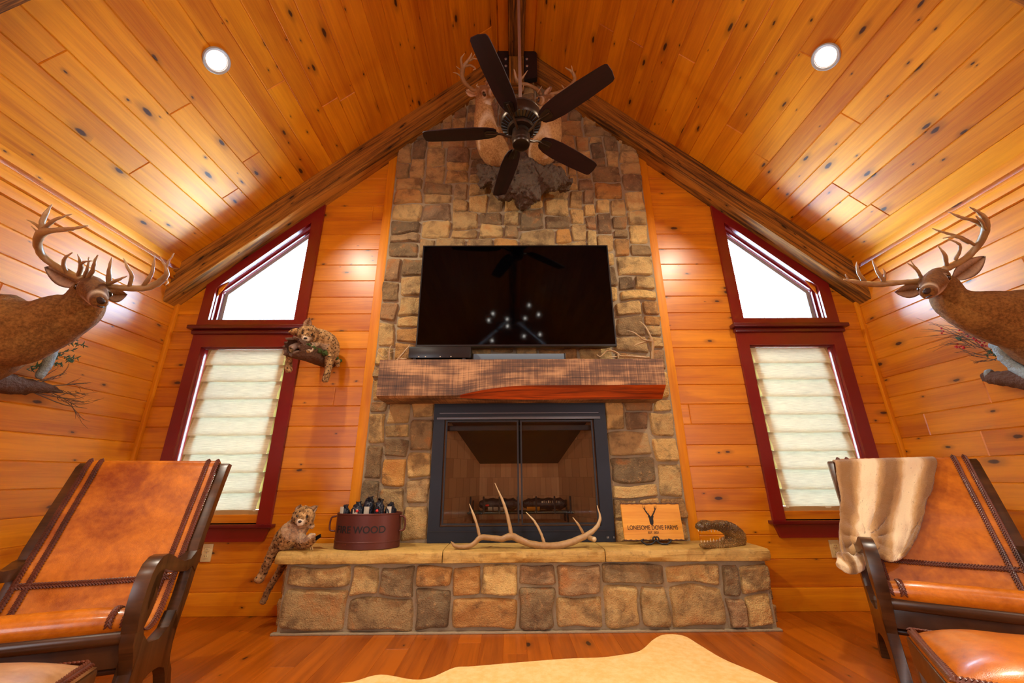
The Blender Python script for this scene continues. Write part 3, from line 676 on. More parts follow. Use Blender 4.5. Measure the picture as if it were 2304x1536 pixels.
# grate and wrapped logs
g = thing('fire_grate', 'black iron log grate standing inside the fireplace', 'grate', (.08, SY+.22, oz0))
bm = BM(); gy = SY+.2
for x in (-.30, -.2, -.08, .06, .2, .34, .46): tube(bm, [(x, gy-.1, oz0+.19), (x, gy-.1, oz0+.08), (x, gy+.14, oz0+.08), (x, gy+.16, oz0+.15)], .008, 6)
for yy in (gy-.06, gy+.1): tube(bm, [(-.32, yy, oz0+.075), (.48, yy, oz0+.075)], .009, 6)
obj('bars', bm, 'black', g)
for x in (-.28, .44):
    for yy in (gy-.06, gy+.1): bm = BM(); tube(bm, [(x, yy, oz0+.075), (x, yy, oz0+.004)], .009, 6); obj('leg', bm, 'black', g)
for a, b, lb, lab in ((-.22, .05, 'label', 'wrapped fire log in black film with a silver label, left one on the fireplace grate'), (.12, .42, 'board', 'wrapped fire log in black film with a tan band, right one on the fireplace grate')):
    L_ = thing('fire_log', lab, 'fire log', ((a+b)/2, gy, oz0+.09))
    bm = BM(); pts = [(a+(b-a)*i/12, gy, oz0+.135) for i in range(13)]
    tube(bm, pts, [(.046+.004*math.sin(i*2.1), .044+.004*math.cos(i*1.7)) if 0 < i < 12 else (.03, .03) for i in range(13)], 14); obj('wrapping', bm, 'film', L_, 60)
    bm = BM(); x0_, x1_ = (a+.08, b-.07) if lb == 'label' else (a+.01, a+.11)
    for i in range(7):
        for x0q, x1q in ([(x0_, x1_)] if lb == 'board' else [(x0_, x0_+.035), (x0_+.042, x0_+.078), (x0_+.085, x1_)]):
            pass
    for x0q, x1q in ([(x0_, x1_)] if lb == 'board' else [(x0_-.03, x0_+.005), (x0_+.012, x0_+.047), (x0_+.054, x0_+.09)]):
        for i in range(5):
            t0, t1 = math.radians(200+i*12), math.radians(212+i*12); q = [(x0q, t0), (x1q, t0), (x1q, t1), (x0q, t1)]
            bm.faces.new([bm.verts.new((x, gy+.0525*math.cos(tt), oz0+.135+.051*math.sin(tt)+.02*0)) for x, tt in q])
    obj('label_band', bm, lb, L_, 60)
    if lb == 'label':
        bm = BM(); ball(bm, (a+.045, gy-.048, oz0+.13), (.016, .006, .008)); obj('red_mark', bm, 'redlab', L_)
    else:
        bm = BM()
        for i in range(9): x = a+.125+i*.0165; box(bm, (x, gy-.0525, oz0+.145), (x+(.004 if i % 3 else .009), gy-.049, oz0+.158+.003*(i % 2)))
        o_ = obj('worn_print', bm, 'label', L_, 0); o_['kind'] = 'stuff'
# ------------------------------------------------------------------ mantel
MX0, MX1, MY0, MZ0, MZ1 = -.965, 1.148, 2.845, 1.452, 1.724
mt = thing('mantel', 'thick rough sawn brown timber mantel shelf with a carved red underside', 'mantel', ((MX0+MX1)/2, MY0, MZ0))
bm = BM(); nx = 70; G = []; uvl = bm.loops.layers.uv.verify()
def cutz(x):     # curved notch along the lower front edge showing red heartwood
    t_ = (x+.37)/.55
    if t_ <= 0: return 0
    return .072*(1-(1-min(1, t_))**2.0)
for i in range(nx+1):
    x = MX0+(MX1-MX0)*i/nx; c_ = cutz(x); wv = noise.noise(Vector((x*5, 0, 2)))*.004
    G.append([bm.verts.new((x, MY0+wv, MZ1+noise.noise(Vector((x*7, 1, 1)))*.003)), bm.verts.new((x, MY0+wv, MZ0+c_+.001)), bm.verts.new((x, MY0+.012+c_*.9, MZ0+c_*.25)), bm.verts.new((x, MY0+.03+c_*1.1, MZ0-.012)), bm.verts.new((x, SY+.02, MZ0-.012)), bm.verts.new((x, SY+.02, MZ1))])
vv_ = [.0, .28, .34, .40, .7, .95]
for p, q in zip(G, G[1:]):
    for j in range(5):
        f = bm.faces.new((p[j], q[j], q[j+1], p[j+1])); f.material_index = 1 if (j in (1, 2) and cutz((p[0].co.x+q[0].co.x)/2) > .004) else 0
        for l in f.loops: jj = j if l.vert in (p[j], q[j]) else j+1; l[uvl].uv = (l.vert.co.x, vv_[jj])
    f = bm.faces.new((p[5], q[5], q[0], p[0]))
    for l in f.loops: l[uvl].uv = (l.vert.co.x, l.vert.co.y+2)
for rg in (G[0][::-1], G[-1]):
    f = bm.faces.new(rg)
    for l in f.loops: l[uvl].uv = (l.vert.co.y*.4, l.vert.co.z)
bm.verts.layers.float.new('rnd'); obj('shelf_beam', bm, ['mantel', 'redcut'], mt, 30)
for px, py in ((943, 844), (1399, 841)):
    p = at(px, py, 1, MY0); bm = BM(); lathe(bm, [(.02, 0), (.02, .0015), (.012, .002)], (p.x, MY0+.002, p.z), 18, axis=(0, -1, 0)); obj('wood_plug', bm, 'shadeband', mt)
# ------------------------------------------------------------------ television and devices
TY = 2.985
t = thing('television', 'large black flat screen television on the stone above the mantel', 'television', (.06, TY, 1.87))
bm = BM(); ring(bm, [(-.742, 1.872), (.855, 1.872), (.855, 2.79), (-.742, 2.79)], [(-.732, 1.886), (.845, 1.886), (.845, 2.78), (-.732, 2.78)], TY, TY+.04); obj('bezel', bm, 'plastic', t, 20)
bm = BM(); box(bm, (-.734, TY+.004, 1.884), (.847, TY+.008, 2.782)); obj('screen', bm, 'screen', t, 0)
bm = BM(); box(bm, (-.735, TY+.01, 1.88), (.848, TY+.045, 2.785), 0, .004); box(bm, (-.3, TY+.045, 2.1), (.42, SY-.0, 2.5), 0, .004); obj('back_housing', bm, 'plastic', t)
t = thing('media_box', 'low black media box at the left end under the television', 'media player', (-.52, 2.9, MZ1)); bm = BM(); box(bm, (-.755, 2.84, MZ1+.012), (-.29, 3.06, MZ1+.10), 0, .005); obj('case', bm, 'plastic', t)
for x in (-.71, -.34):
    for y in (2.86, 3.03): bm = BM(); box(bm, (x-.012, y-.012, MZ1-.001), (x+.012, y+.012, MZ1+.013), 0, .003); obj('foot', bm, 'black', t)
for x in (-.68, -.63, -.52, -.44): bm = BM(); box(bm, (x, 2.838, MZ1+.018), (x+.008, 2.841, MZ1+.024)); obj('indicator', bm, 'label', t)
t = thing('soundbar', 'slim grey soundbar lying on the mantel below the television', 'soundbar', (.07, 2.92, MZ1)); bm = BM(); box(bm, (-.28, 2.885, MZ1+.001), (.425, 2.975, MZ1+.058), 0, .012); obj('grille', bm, 'grey', t)
for x in (-.283, .415): bm = BM(); box(bm, (x, 2.884, MZ1), (x+.013, 2.976, MZ1+.059), 0, .006); obj('end_cap', bm, 'plastic', t)
# ------------------------------------------------------------------ recessed lights and lamps
def canlight(x, y, label, vis=True):
    z = zroof(x); n = (NL if x < XC else NR); p = Vector((x, y, z))
    t = thing('recessed_light', label, 'ceiling light', p+n*.002, group=None)
    bm = BM(); lathe(bm, [(.082, -.004), (.084, .004), (.078, .010), (.066, .006), (.060, -.012)], p, 40, axis=n); obj('trim_ring', bm, 'white', t)
    bm = BM(); lathe(bm, [(.061, .0), (.045, .0065), (.001, .008)], p, 32, axis=n); obj('lens', bm, 'lens', t)
    l = bpy.data.lights.new('lamp_glow', 'AREA'); l.shape = 'DISK'; l.size = .12; l.energy = 34; l.spread = math.radians(128); l.color = (1, .90, .74); o = bpy.data.objects.new('lamp_glow', l); COL.objects.link(o)
    o.location = p+n*.02; o.rotation_euler = n.to_track_quat('-Z', 'Y').to_euler()
canlight(-1.923, 1.89, 'round white recessed ceiling light glowing in the left slope')
canlight(2.094, 1.862, 'round white recessed ceiling light glowing in the right slope')
for y in (-.6, -3.0):
    canlight(-1.923, y, f'round recessed light behind the camera in the left slope, {"near" if y > -1 else "far"} one'); canlight(2.094, y, f'round recessed light behind the camera in the right slope, {"near" if y > -1 else "far"} one')
#@@PART2
# ------------------------------------------------------------------ ceiling fan
FC = Vector((.089, 2.221, 3.25))
t = thing('ceiling_fan', 'dark bronze five blade ceiling fan hanging on a long rod before the chimney', 'ceiling fan', (FC.x, FC.y, 5.10))
bm = BM(); tube(bm, [(FC.x, FC.y, 3.40), (FC.x, FC.y, 5.10)], .0125, 16); obj('downrod', bm, 'steel', t)
bm = BM(); lathe(bm, [(.02, -.10), (.05, -.09), (.075, -.03), (.078, 0)], (FC.x, FC.y, 5.10), 32); obj('canopy', bm, 'bronze', t)
bm = BM(); lathe(bm, [(.055, .02), (.09, .022), (.098, .03), (.098, .045), (.085, .05), (.088, .056), (.138, .075), (.146, .085), (.150, .10), (.150, .155), (.143, .165), (.146, .172), (.13, .195), (.09, .215), (.05, .225), (.03, .26), (.013, .27)], FC-Vector((0, 0, .02)), 56)
obj('motor_housing', bm, 'bronze', t, 25)
bm = BM()
for i in range(30):
    a = 2*math.pi*i/30; d = Vector((math.cos(a), math.sin(a), 0)); q = Vector((-d.y, d.x, 0)); p0 = FC+d*.098+Vector((0, 0, .036)); p1 = FC+d*.137+Vector((0, 0, .052))
    tube(bm, [p0, p1], [(.0045, .004), (.006, .005)], 6)
o_ = obj('vent_fins', bm, 'black', t, 40); o_['kind'] = 'stuff'
bm = BM(); lathe(bm, [(.001, -.130), (.045, -.130), (.058, -.126), (.063, -.117), (.064, -.10), (.060, -.097), (.066, -.09), (.066, -.05), (.062, -.02), (.06, .02)], FC, 44); obj('switch_cap', bm, 'bronze', t, 25)
for i in range(5):
    a = math.radians(-111.6+72*i); d = Vector((math.cos(a), math.sin(a), 0)); q = Vector((-d.y, d.x, 0)); up_ = Vector((0, 0, 1)); pit = math.radians(-13)
    q = q*math.cos(pit)+up_*math.sin(pit)
    out = [(.175, .030), (.19, .046), (.24, .062), (.33, .071), (.50, .070), (.66, .062), (.69, .058), (.705, .048)]
    P = [(r, w_) for r, w_ in out]+[(.712, 0)]+[(r, -w_) for r, w_ in out[::-1]]
    bm = BM(); uvl = bm.loops.layers.uv.verify(); n_ = d.cross(q).normalized()
    fs = prism(bm, [FC+d*r+q*w_+n_*-.003 for r, w_ in P], n_*.007)
    for f in bm.faces:
        for l in f.loops: l[uvl].uv = ((l.vert.co-FC).dot(d)+i*3, (l.vert.co-FC).dot(q))
    b = obj('blade', bm, 'blade', t, 30)
    bm = BM(); z0 = n_*-.010
    ctube(bm, [(FC+d*.055+up_*-.045, .011), (FC+d*.10+up_*-.035, .009), (FC+d*.145+z0*1.2, .008), (FC+d*.18+z0, .010, .005)], 8, 4)
    prism(bm, [FC+d*r+q*w_+z0 for r, w_ in ((.165, .012), (.20, .030), (.245, .036), (.262, .024), (.262, -.024), (.245, -.036), (.20, -.030), (.165, -.012))], n_*.006)
    tube(bm, [FC+d*.17+z0*1.3, FC+d*.25+z0*1.3], [(.006, .004), (.010, .004)], 8)
    obj('blade_bracket', bm, 'bronze', b, 40)
# ------------------------------------------------------------------ antler helper
def antler(parent, main, tines, P, name='antler', local=False):
    bm = BM(); dk, lt = (.36, .20, .065, 1), (.74, .56, .30, 1); cl = bm.verts.layers.float_color.new('tint')
    mix_ = lambda k: tuple(dk[i]+(lt[i]-dk[i])*k for i in range(4))
    def seq(L_, k): return [(P(*q[:3]), q[3]*k) for q in L_]
    ctube(bm, seq(main, .86), 12, 8, tint=lambda u: mix_(.12+.6*max(0, u-.6)/.4))
    for L_ in tines: ctube(bm, seq(L_, .74), 9, 6, tint=lambda u: mix_(.12+.88*u**1.6))
    for v in bm.verts: v.co += Vector((noise.noise(v.co*45), noise.noise(v.co*45+Vector((7, 0, 0))), noise.noise(v.co*45+Vector((0, 7, 0)))))*.0028
    return obj(name, bm, 'antler', parent, 180)
def leaf_ear(parent, base, tip, wdir, width, mat, cup=.02, inner=(1.2, 1.1, 1.0, .45), fold=None):
    """cupped ear from base to tip"""
    base, tip = Vector(base), Vector(tip); ax = tip-base; L_ = ax.length; d = ax.normalized(); wd = Vector(wdir); wd = (wd-d*wd.dot(d)).normalized(); nn = d.cross(wd)
    bm = BM(); cl = bm.verts.layers.float_color.new('tint'); nu, nv = 12, 8; sides = []
    for face in (0, 1):
        G = []
        for i in range(nu+1):
            u = i/nu; w_ = width*(math.sin(math.pi*min(1, .12+u*.88))**.75)*(1-.25*u)*.5 if u < 1 else .0005; row = []
            for j in range(nv+1):
                v = 2*j/nv-1; p = base+d*(L_*u)+wd*(w_*v)+nn*(cup*(v*v)*(1-.4*u)+(-.004-.010*(1-v*v)*(1-u) if face else 0))
                x = bm.verts.new(p); e = abs(v)
                x[cl] = ((1.1, 1.0, .9, 1) if face else (tuple((.8, .7, .6, 1)[q_]+(inner[q_]-(.8, .7, .6, 1)[q_])*min(1, e*1.5) for q_ in range(4)) if e < .85 else (.5, .42, .36, 1))) if u < .92 else (.35, .3, .26, 1); row.append(x)
            G.append(row)
        for a, b in zip(G, G[1:]):
            for j in range(nv): bm.faces.new((a[j], a[j+1], b[j+1], b[j]) if face else (a[j], b[j], b[j+1], a[j+1]))
        sides.append(G)
    A, B = sides
    for i in range(nu):
        for j in (0, nv): bm.faces.new((A[i][j], A[i+1][j], B[i+1][j], B[i][j]))
    for j in range(nv): bm.faces.new((A[nu][j], A[nu][j+1], B[nu][j+1], B[nu][j])); bm.faces.new((A[0][j], A[0][j+1], B[0][j+1], B[0][j]))
    bmesh.ops.remove_doubles(bm, verts=bm.verts, dist=1e-5); return obj('ear', bm, mat, parent, 180)
def lerpc(a, b, t): t = max(0, min(1, t)); return tuple(a[i]+(b[i]-a[i])*t for i in range(3))+((a[3] if len(a) > 3 else 1),)
def pale(c, t): t = max(0, min(1, t)); return tuple(c[:3])+(min(c[3], 1-t),)
def deer_mount(label, neck, head, eyes, nose, ears, antlers, P, voxel=.0075, fm='deer', extra=()):
    """neck/head: (px, py, s, r_side, r_up); one skin from shoulder to muzzle"""
    base = P(*neck[0][:3]); t = thing('deer_mount', label, 'taxidermy', base)
    bm = BM(); N_ = [(P(*q[:3]), q[3], q[4]) for q in neck]; H_ = [(P(*q[:3]), q[3], q[4]) for q in head]
    nz = H_[-1][0]; pol = H_[0][0]; fwd = (nz-pol).normalized(); e0, e1 = P(*eyes[0][:3]), P(*eyes[1][:3]); sd = (e1-e0).normalized(); hu = sd.cross(fwd).normalized()
    if hu.z < 0: hu = -hu
    ctube(bm, N_, 20, 5); ctube(bm, H_, 18, 4, up=hu)
    # brow ridges and jaw
    for k_, e in ((-1, e0), (1, e1)): ctube(bm, [(e+hu*.017-fwd*.03-sd*k_*.012, .011), (e+hu*.019-sd*k_*.008, .010), (e+hu*.008+fwd*.03-sd*k_*.010, .007)], 8, 2)
    ctube(bm, [(pol-hu*.05+fwd*.03, .035), (pol-hu*.055+fwd*.12, .030), (nz-hu*.022-fwd*.05, .019), (nz-hu*.022-fwd*.008, .015)], 10, 3)
    for q in extra: ctube(bm, [(P(*c[:3]), c[3]) for c in q], 14, 4)
    L_ = (nz-pol).length
    def tint(co, n):
        a = (co-pol).dot(fwd)/L_; h = (co-pol).dot(hu); s_ = abs((co-(e0+e1)/2).dot(sd)); c = (1, 1, 1, 1)
        if a > -.2 and (co-nz).length < .45:
            k_ = co-(pol+(nz-pol)*min(1, max(0, a))); up_ = k_.dot(hu)
            c = lerpc(c, (.62, .54, .48), min(1, max(0, (a-.12)*4))*max(0, min(1, up_/.03+.2)))     # dark forehead and muzzle bridge
            c = pale(c, (1-abs(a-.86)*11)*.55)                       # pale band behind the nose
            c = pale(c, min(1, max(0, (-up_-.018)*45))*min(1, max(0, (a-.4)*4))*.8*(k_.length < .085))   # pale chin and throat
            for e in (e0, e1):
                dd = (co-e).length
                if dd < .034: c = pale(c, (1-abs(dd-.027)/.008)*.55)
                if dd < .021: c = (.25, .2, .18, 1)
            if (co-nz).length < .024: c = (.3, .28, .3, 1)
        d2 = (co-(pol-hu*.13+fwd*.02)).length
        if d2 < .075: c = pale(c, (.062-d2)*16)
        return c
    fur = lambda co: noise.noise(co*60)*.0012+noise.noise(co*9)*.005
    b = fuse(bm, voxel, 2, fur); snap = []
    for e, sg_ in ((e0, -1), (e1, 1)): snap.append(min((v.co for v in b.verts), key=lambda c: (c-(e+sd*sg_*.02)).length).copy())
    e0, e1 = snap; cl_ = b.verts.layers.float_color['tint']
    for v in b.verts: v[cl_] = tint(v.co, v.normal)
    body = obj('body', b, fm, t, 180)
    for k, e in enumerate((e0, e1)):
        sgn = -1 if k == 0 else 1; bm = BM(); ball(bm, e-sd*sgn*.007, .0175, sub=3); obj('eye', bm, 'eye', body, 180)
    nzp = P(*nose); bm = BM(); ball(bm, nzp, 1, sub=3)
    for v in bm.verts:
        d = v.co-nzp; v.co = nzp+sd*d.x*.024+hu*(d.z*.017+.006)+fwd*(d.y*.014-.004)
    obj('nose', bm, 'nose', body, 180)
    bm = BM()
    for sgn in (-1, 1): ctube(bm, [(nzp-hu*.022+fwd*.008, .003), (nzp-hu*.026-fwd*.025+sd*sgn*.022, .003), (nzp-hu*.024-fwd*.065+sd*sgn*.030, .002)], 6, 3)
    obj('mouth_line', bm, 'nose', body, 180)
    for bs, tp, w_ in ears: leaf_ear(t, P(*bs), P(*tp), (fwd.cross(P(*tp)-P(*bs))), w_, fm)
    for main, tines in antlers: antler(t, main, tines, P)
    return t, pol, fwd, hu, sd
def sc(pts, kx, ky, ox, oy): return [(x/kx+ox, y/ky+oy) for x, y in pts]
# left wall deer -------------------------------------------------------------
L1 = lambda x, y, s, r: (x/2.742, 400+y/2.742, s, r)
dl, *_ = deer_mount('large brown deer shoulder mount with a wide antler rack on the left wall',
    [(-150, 800, 2.03, .22, .24), (-70, 772, 2.04, .21, .23), (0, 747, 2.05, .19, .205), (55, 742, 2.08, .16, .18), (100, 731, 2.11, .13, .142), (140, 714, 2.14, .115, .132), (176, 699, 2.16, .095, .105), (190, 680, 2.19, .080, .090), (196, 657, 2.23, .064, .072)],
    [(200, 636, 2.26, .052, .048), (206, 643, 2.20, .062, .054), (212, 654, 2.13, .064, .060), (216, 663, 2.07, .047, .052), (220, 671, 2.01, .038, .043), (224, 679, 1.95, .034, .036)],
    [(186, 647, 2.115), (239, 662, 2.115)], (226, 679, 1.925),
    [((178, 640, 2.21), (105, 602, 2.22), .115), ((243, 662, 2.22), (287, 662, 2.26), .095)],
    [([L1(495, 622, 2.18, .021), L1(430, 590, 2.2, .02), L1(345, 545, 2.22, .020), L1(270, 490, 2.2, .020), L1(235, 430, 2.16, .020), L1(235, 380, 2.12, .022), L1(262, 338, 2.09, .024), L1(320, 325, 2.06, .016), L1(430, 315, 2.03, .012), L1(545, 297, 2.0, .003)],
      [[L1(262, 345, 2.09, .018), L1(258, 290, 2.1, .017), L1(270, 245, 2.1, .016), L1(290, 210, 2.1, .012), L1(320, 165, 2.1, .003)], [L1(255, 320, 2.09, .012), L1(225, 290, 2.12, .010), L1(165, 257, 2.14, .002)], [L1(245, 345, 2.1, .009), L1(195, 298, 2.12, .003)],
       [L1(275, 310, 2.09, .014), L1(340, 258, 2.06, .011), L1(440, 223, 2.03, .003)], [L1(410, 585, 2.19, .013), L1(392, 530, 2.15, .012), L1(405, 490, 2.12, .009), L1(448, 460, 2.08, .003)],
       [L1(485, 600, 2.17, .014), L1(500, 545, 2.12, .014), L1(493, 510, 2.08, .010), L1(482, 475, 2.05, .003)], [L1(500, 530, 2.1, .009), L1(530, 515, 2.06, .007), L1(575, 513, 2.03, .002)], [L1(520, 610, 2.16, .011), L1(540, 560, 2.12, .010), L1(549, 490, 2.08, .003)], [L1(545, 618, 2.16, .014), L1(575, 565, 2.12, .012), L1(585, 515, 2.08, .009), L1(606, 476, 2.05, .003)]]),
     ([L1(635, 662, 2.17, .02), L1(700, 672, 2.18, .018), L1(790, 680, 2.2, .019), L1(880, 680, 2.23, .020), L1(950, 662, 2.25, .021), L1(1005, 625, 2.25, .019), L1(1030, 585, 2.22, .012), L1(1018, 540, 2.2, .008), L1(990, 492, 2.18, .003)],
      [[L1(668, 660, 2.17, .015), L1(672, 600, 2.14, .016), L1(676, 550, 2.1, .010), L1(690, 490, 2.07, .003)], [L1(660, 660, 2.17, .012), L1(720, 632, 2.12, .011), L1(785, 605, 2.07, .003)], [L1(800, 670, 2.2, .014), L1(812, 600, 2.17, .013), L1(785, 550, 2.14, .010), L1(765, 498, 2.12, .003)],
       [L1(885, 665, 2.23, .014), L1(935, 590, 2.2, .012), L1(955, 483, 2.17, .003)], [L1(1020, 590, 2.22, .009), L1(1035, 530, 2.2, .008), L1(1072, 465, 2.18, .003)], [L1(1010, 620, 2.25, .008), L1(1035, 640, 2.24, .006), L1(1022, 660, 2.22, .003)]])], W)
# right wall deer -------------------------------------------------------------
R1 = lambda x, y, s, r: (1850+x/3.073, 420+y/3.073, s, r)
dr, *_ = deer_mount('brown deer shoulder mount with upswept antlers and berry branches on the right wall',
    [(2440, 775, 2.19, .20, .24), (2370, 752, 2.20, .19, .215), (2304, 723, 2.22, .165, .187), (2250, 713, 2.25, .145, .157), (2200, 701, 2.28, .122, .13), (2160, 687, 2.32, .098, .105), (2136, 670, 2.36, .082, .088), (2122, 642, 2.41, .066, .074)],
    [(2108, 620, 2.43, .052, .048), (2104, 627, 2.37, .062, .054), (2099, 638, 2.29, .064, .058), (2096, 646, 2.23, .047, .052), (2092, 653, 2.17, .038, .043), (2088, 658, 2.11, .034, .036)],
    [(2074, 648, 2.27), (2125, 626, 2.27)], (2087, 657, 2.085),
    [((2067, 650, 2.37), (2012, 657, 2.40), .10), ((2148, 626, 2.38), (2213, 578, 2.40), .115)],
    [([R1(850, 570, 2.36, .021), R1(930, 532, 2.38, .021), R1(1010, 480, 2.39, .021), R1(1070, 412, 2.37, .022), R1(1110, 350, 2.34, .023), R1(1130, 285, 2.31, .022), R1(1125, 225, 2.28, .017), R1(1085, 180, 2.25, .010), R1(1020, 140, 2.22, .003)],
      [[R1(1105, 262, 2.3, .020), R1(1040, 232, 2.27, .013), R1(960, 212, 2.23, .011), R1(870, 175, 2.2, .003)], [R1(1050, 400, 2.37, .013), R1(960, 350, 2.33, .011), R1(850, 318, 2.3, .009), R1(757, 288, 2.27, .003)], [R1(1010, 390, 2.36, .011), R1(930, 348, 2.31, .010), R1(835, 356, 2.28, .003)],
       [R1(925, 500, 2.38, .013), R1(955, 420, 2.35, .011), R1(930, 385, 2.32, .008), R1(868, 364, 2.29, .003)], [R1(860, 545, 2.36, .015), R1(845, 470, 2.32, .012), R1(800, 408, 2.29, .003)], [R1(1130, 300, 2.31, .012), R1(1100, 240, 2.26, .01), R1(1060, 200, 2.23, .003)]]),
     ([R1(650, 655, 2.35, .020), R1(560, 660, 2.36, .018), R1(470, 668, 2.38, .020), R1(380, 674, 2.4, .021), R1(290, 668, 2.4, .018), R1(215, 652, 2.38, .012), R1(150, 640, 2.36, .004)],
      [[R1(290, 650, 2.4, .016), R1(250, 590, 2.37, .013), R1(238, 520, 2.34, .003)], [R1(425, 650, 2.39, .015), R1(385, 590, 2.36, .012), R1(345, 505, 2.33, .003)], [R1(430, 645, 2.39, .010), R1(435, 600, 2.37, .007), R1(420, 565, 2.35, .002)], [R1(200, 655, 2.38, .007), R1(170, 625, 2.36, .005), R1(160, 602, 2.35, .002)], [R1(690, 640, 2.34, .015), R1(655, 575, 2.3, .010), R1(585, 525, 2.27, .003)], [R1(655, 570, 2.3, .007), R1(610, 510, 2.27, .002)]])], W)
# two deer on the chimney ------------------------------------------------------
C1 = lambda x, y, s, r: (1000+x/5.909, 100+y/5.909, s, r)
deer_mount('tan deer mount looking up left of the fan, high on the chimney', [(1135, 356, 3.66, .10, .12), (1112, 338, 3.56, .125, .15), (1096, 305, 3.50, .11, .12), (1090, 270, 3.47, .090, .10), (1090, 245, 3.46, .076, .085), (1087, 226, 3.47, .066, .07)],
    [(1078, 211, 3.50, .056, .052), (1086, 208, 3.46, .058, .056), (1094, 208, 3.41, .050, .052), (1102, 208, 3.36, .038, .042), (1110, 209, 3.32, .030, .033), (1115, 210, 3.30, .027, .027)],
    [(1088, 212, 3.375), (1095, 198, 3.46)], (1117, 208, 3.285), [((1072, 214, 3.46), (1048, 205, 3.5), .085), ((1092, 196, 3.5), (1100, 184, 3.55), .08)],
    [([C1(490, 610, 3.45, .018), C1(400, 612, 3.46, .017), C1(330, 570, 3.48, .019), C1(270, 510, 3.5, .021), C1(238, 440, 3.5, .023), C1(235, 370, 3.5, .025), C1(255, 300, 3.5, .022), C1(310, 220, 3.48, .015), C1(345, 165, 3.46, .012), C1(365, 115, 3.45, .004)],
      [[C1(240, 340, 3.5, .018), C1(228, 260, 3.5, .016), C1(225, 180, 3.5, .012), C1(270, 122, 3.5, .003)], [C1(225, 350, 3.5, .010), C1(155, 288, 3.48, .003)], [C1(225, 430, 3.5, .010), C1(170, 390, 3.48, .008), C1(118, 370, 3.46, .003)], [C1(280, 290, 3.5, .015), C1(350, 280, 3.48, .012), C1(410, 320, 3.45, .009), C1(380, 345, 3.44, .003)],
       [C1(330, 220, 3.48, .012), C1(390, 190, 3.46, .010), C1(445, 198, 3.44, .003)], [C1(370, 180, 3.46, .009), C1(400, 130, 3.44, .003)], [C1(500, 605, 3.44, .012), C1(450, 565, 3.42, .010), C1(425, 545, 3.41, .007), C1(445, 520, 3.4, .003)]]),
     ([C1(575, 595, 3.46, .017), C1(620, 570, 3.5, .016), C1(680, 500, 3.53, .016), C1(700, 420, 3.54, .015), C1(690, 340, 3.54, .004)], [[C1(615, 610, 3.45, .009), C1(605, 570, 3.43, .007), C1(592, 540, 3.42, .003)]])], W, .009, 'deer_pale')
deer_mount('tan deer mount mostly hidden behind the fan, right one high on the chimney', [(1205, 356, 3.66, .10, .12), (1222, 336, 3.56, .13, .15), (1235, 306, 3.50, .115, .12), (1238, 280, 3.47, .098, .105), (1240, 257, 3.46, .08, .088), (1238, 244, 3.47, .068, .07)],
    [(1238, 232, 3.47, .070, .068), (1232, 230, 3.43, .062, .062), (1226, 228, 3.39, .050, .050), (1220, 227, 3.35, .038, .040), (1215, 226, 3.32, .030, .032), (1211, 226, 3.30, .027, .027)],
    [(1225, 219, 3.44), (1236, 231, 3.375)], (1210, 225, 3.29), [((1230, 215, 3.5), (1240, 196, 3.55), .08), ((1248, 232, 3.46), (1268, 226, 3.5), .085)],
    [([C1(1280, 660, 3.47, .017), C1(1230, 600, 3.5, .018), C1(1120, 540, 3.52, .018), C1(1010, 520, 3.52, .019), C1(965, 480, 3.5, .020), C1(945, 420, 3.48, .014), C1(925, 330, 3.46, .004)], [[C1(990, 500, 3.5, .014), C1(1040, 440, 3.48, .012), C1(1105, 345, 3.46, .003)], [C1(1040, 620, 3.46, .010), C1(1050, 545, 3.45, .003)], [C1(1240, 640, 3.45, .012), C1(1290, 560, 3.44, .003)]]),
     ([C1(1420, 660, 3.46, .017), C1(1520, 640, 3.47, .018), C1(1640, 580, 3.48, .019), C1(1720, 500, 3.48, .020), C1(1730, 430, 3.48, .017), C1(1690, 360, 3.47, .013), C1(1610, 310, 3.46, .004)], [[C1(1725, 440, 3.48, .014), C1(1705, 360, 3.46, .010), C1(1690, 285, 3.45, .003)], [C1(1600, 600, 3.47, .010), C1(1560, 540, 3.45, .003)]])], W, .009, 'deer_pale')
t = thing('driftwood_base', 'grey gnarled driftwood block under the two chimney deer mounts', 'driftwood', W(1180, 470, 3.5))
bm = BM()
for px, py, s, r in ((1105, 395, 3.62, .13), (1140, 420, 3.58, .14), (1185, 425, 3.56, .17), (1225, 405, 3.58, .16), (1255, 400, 3.62, .11), (1190, 375, 3.6, .15), (1180, 448, 3.57, .11), (1150, 380, 3.62, .13), (1090, 415, 3.65, .07), (1270, 425, 3.64, .06)): ball(bm, W(px, py, s), (r, r*.75, r*.85), sub=3)
ctube(bm, [(W(1255, 405, 3.6), .05), (W(1270, 410, 3.58), .03), (W(1284, 406, 3.57), .012)], 8, 3)
b = fuse(bm, .014, 2, lambda c: noise.noise(c*8)*.05+abs(noise.noise(c*19))*.045+noise.noise(c*48)*.014-.02); obj('wood_block', b, 'drift', t, 60)
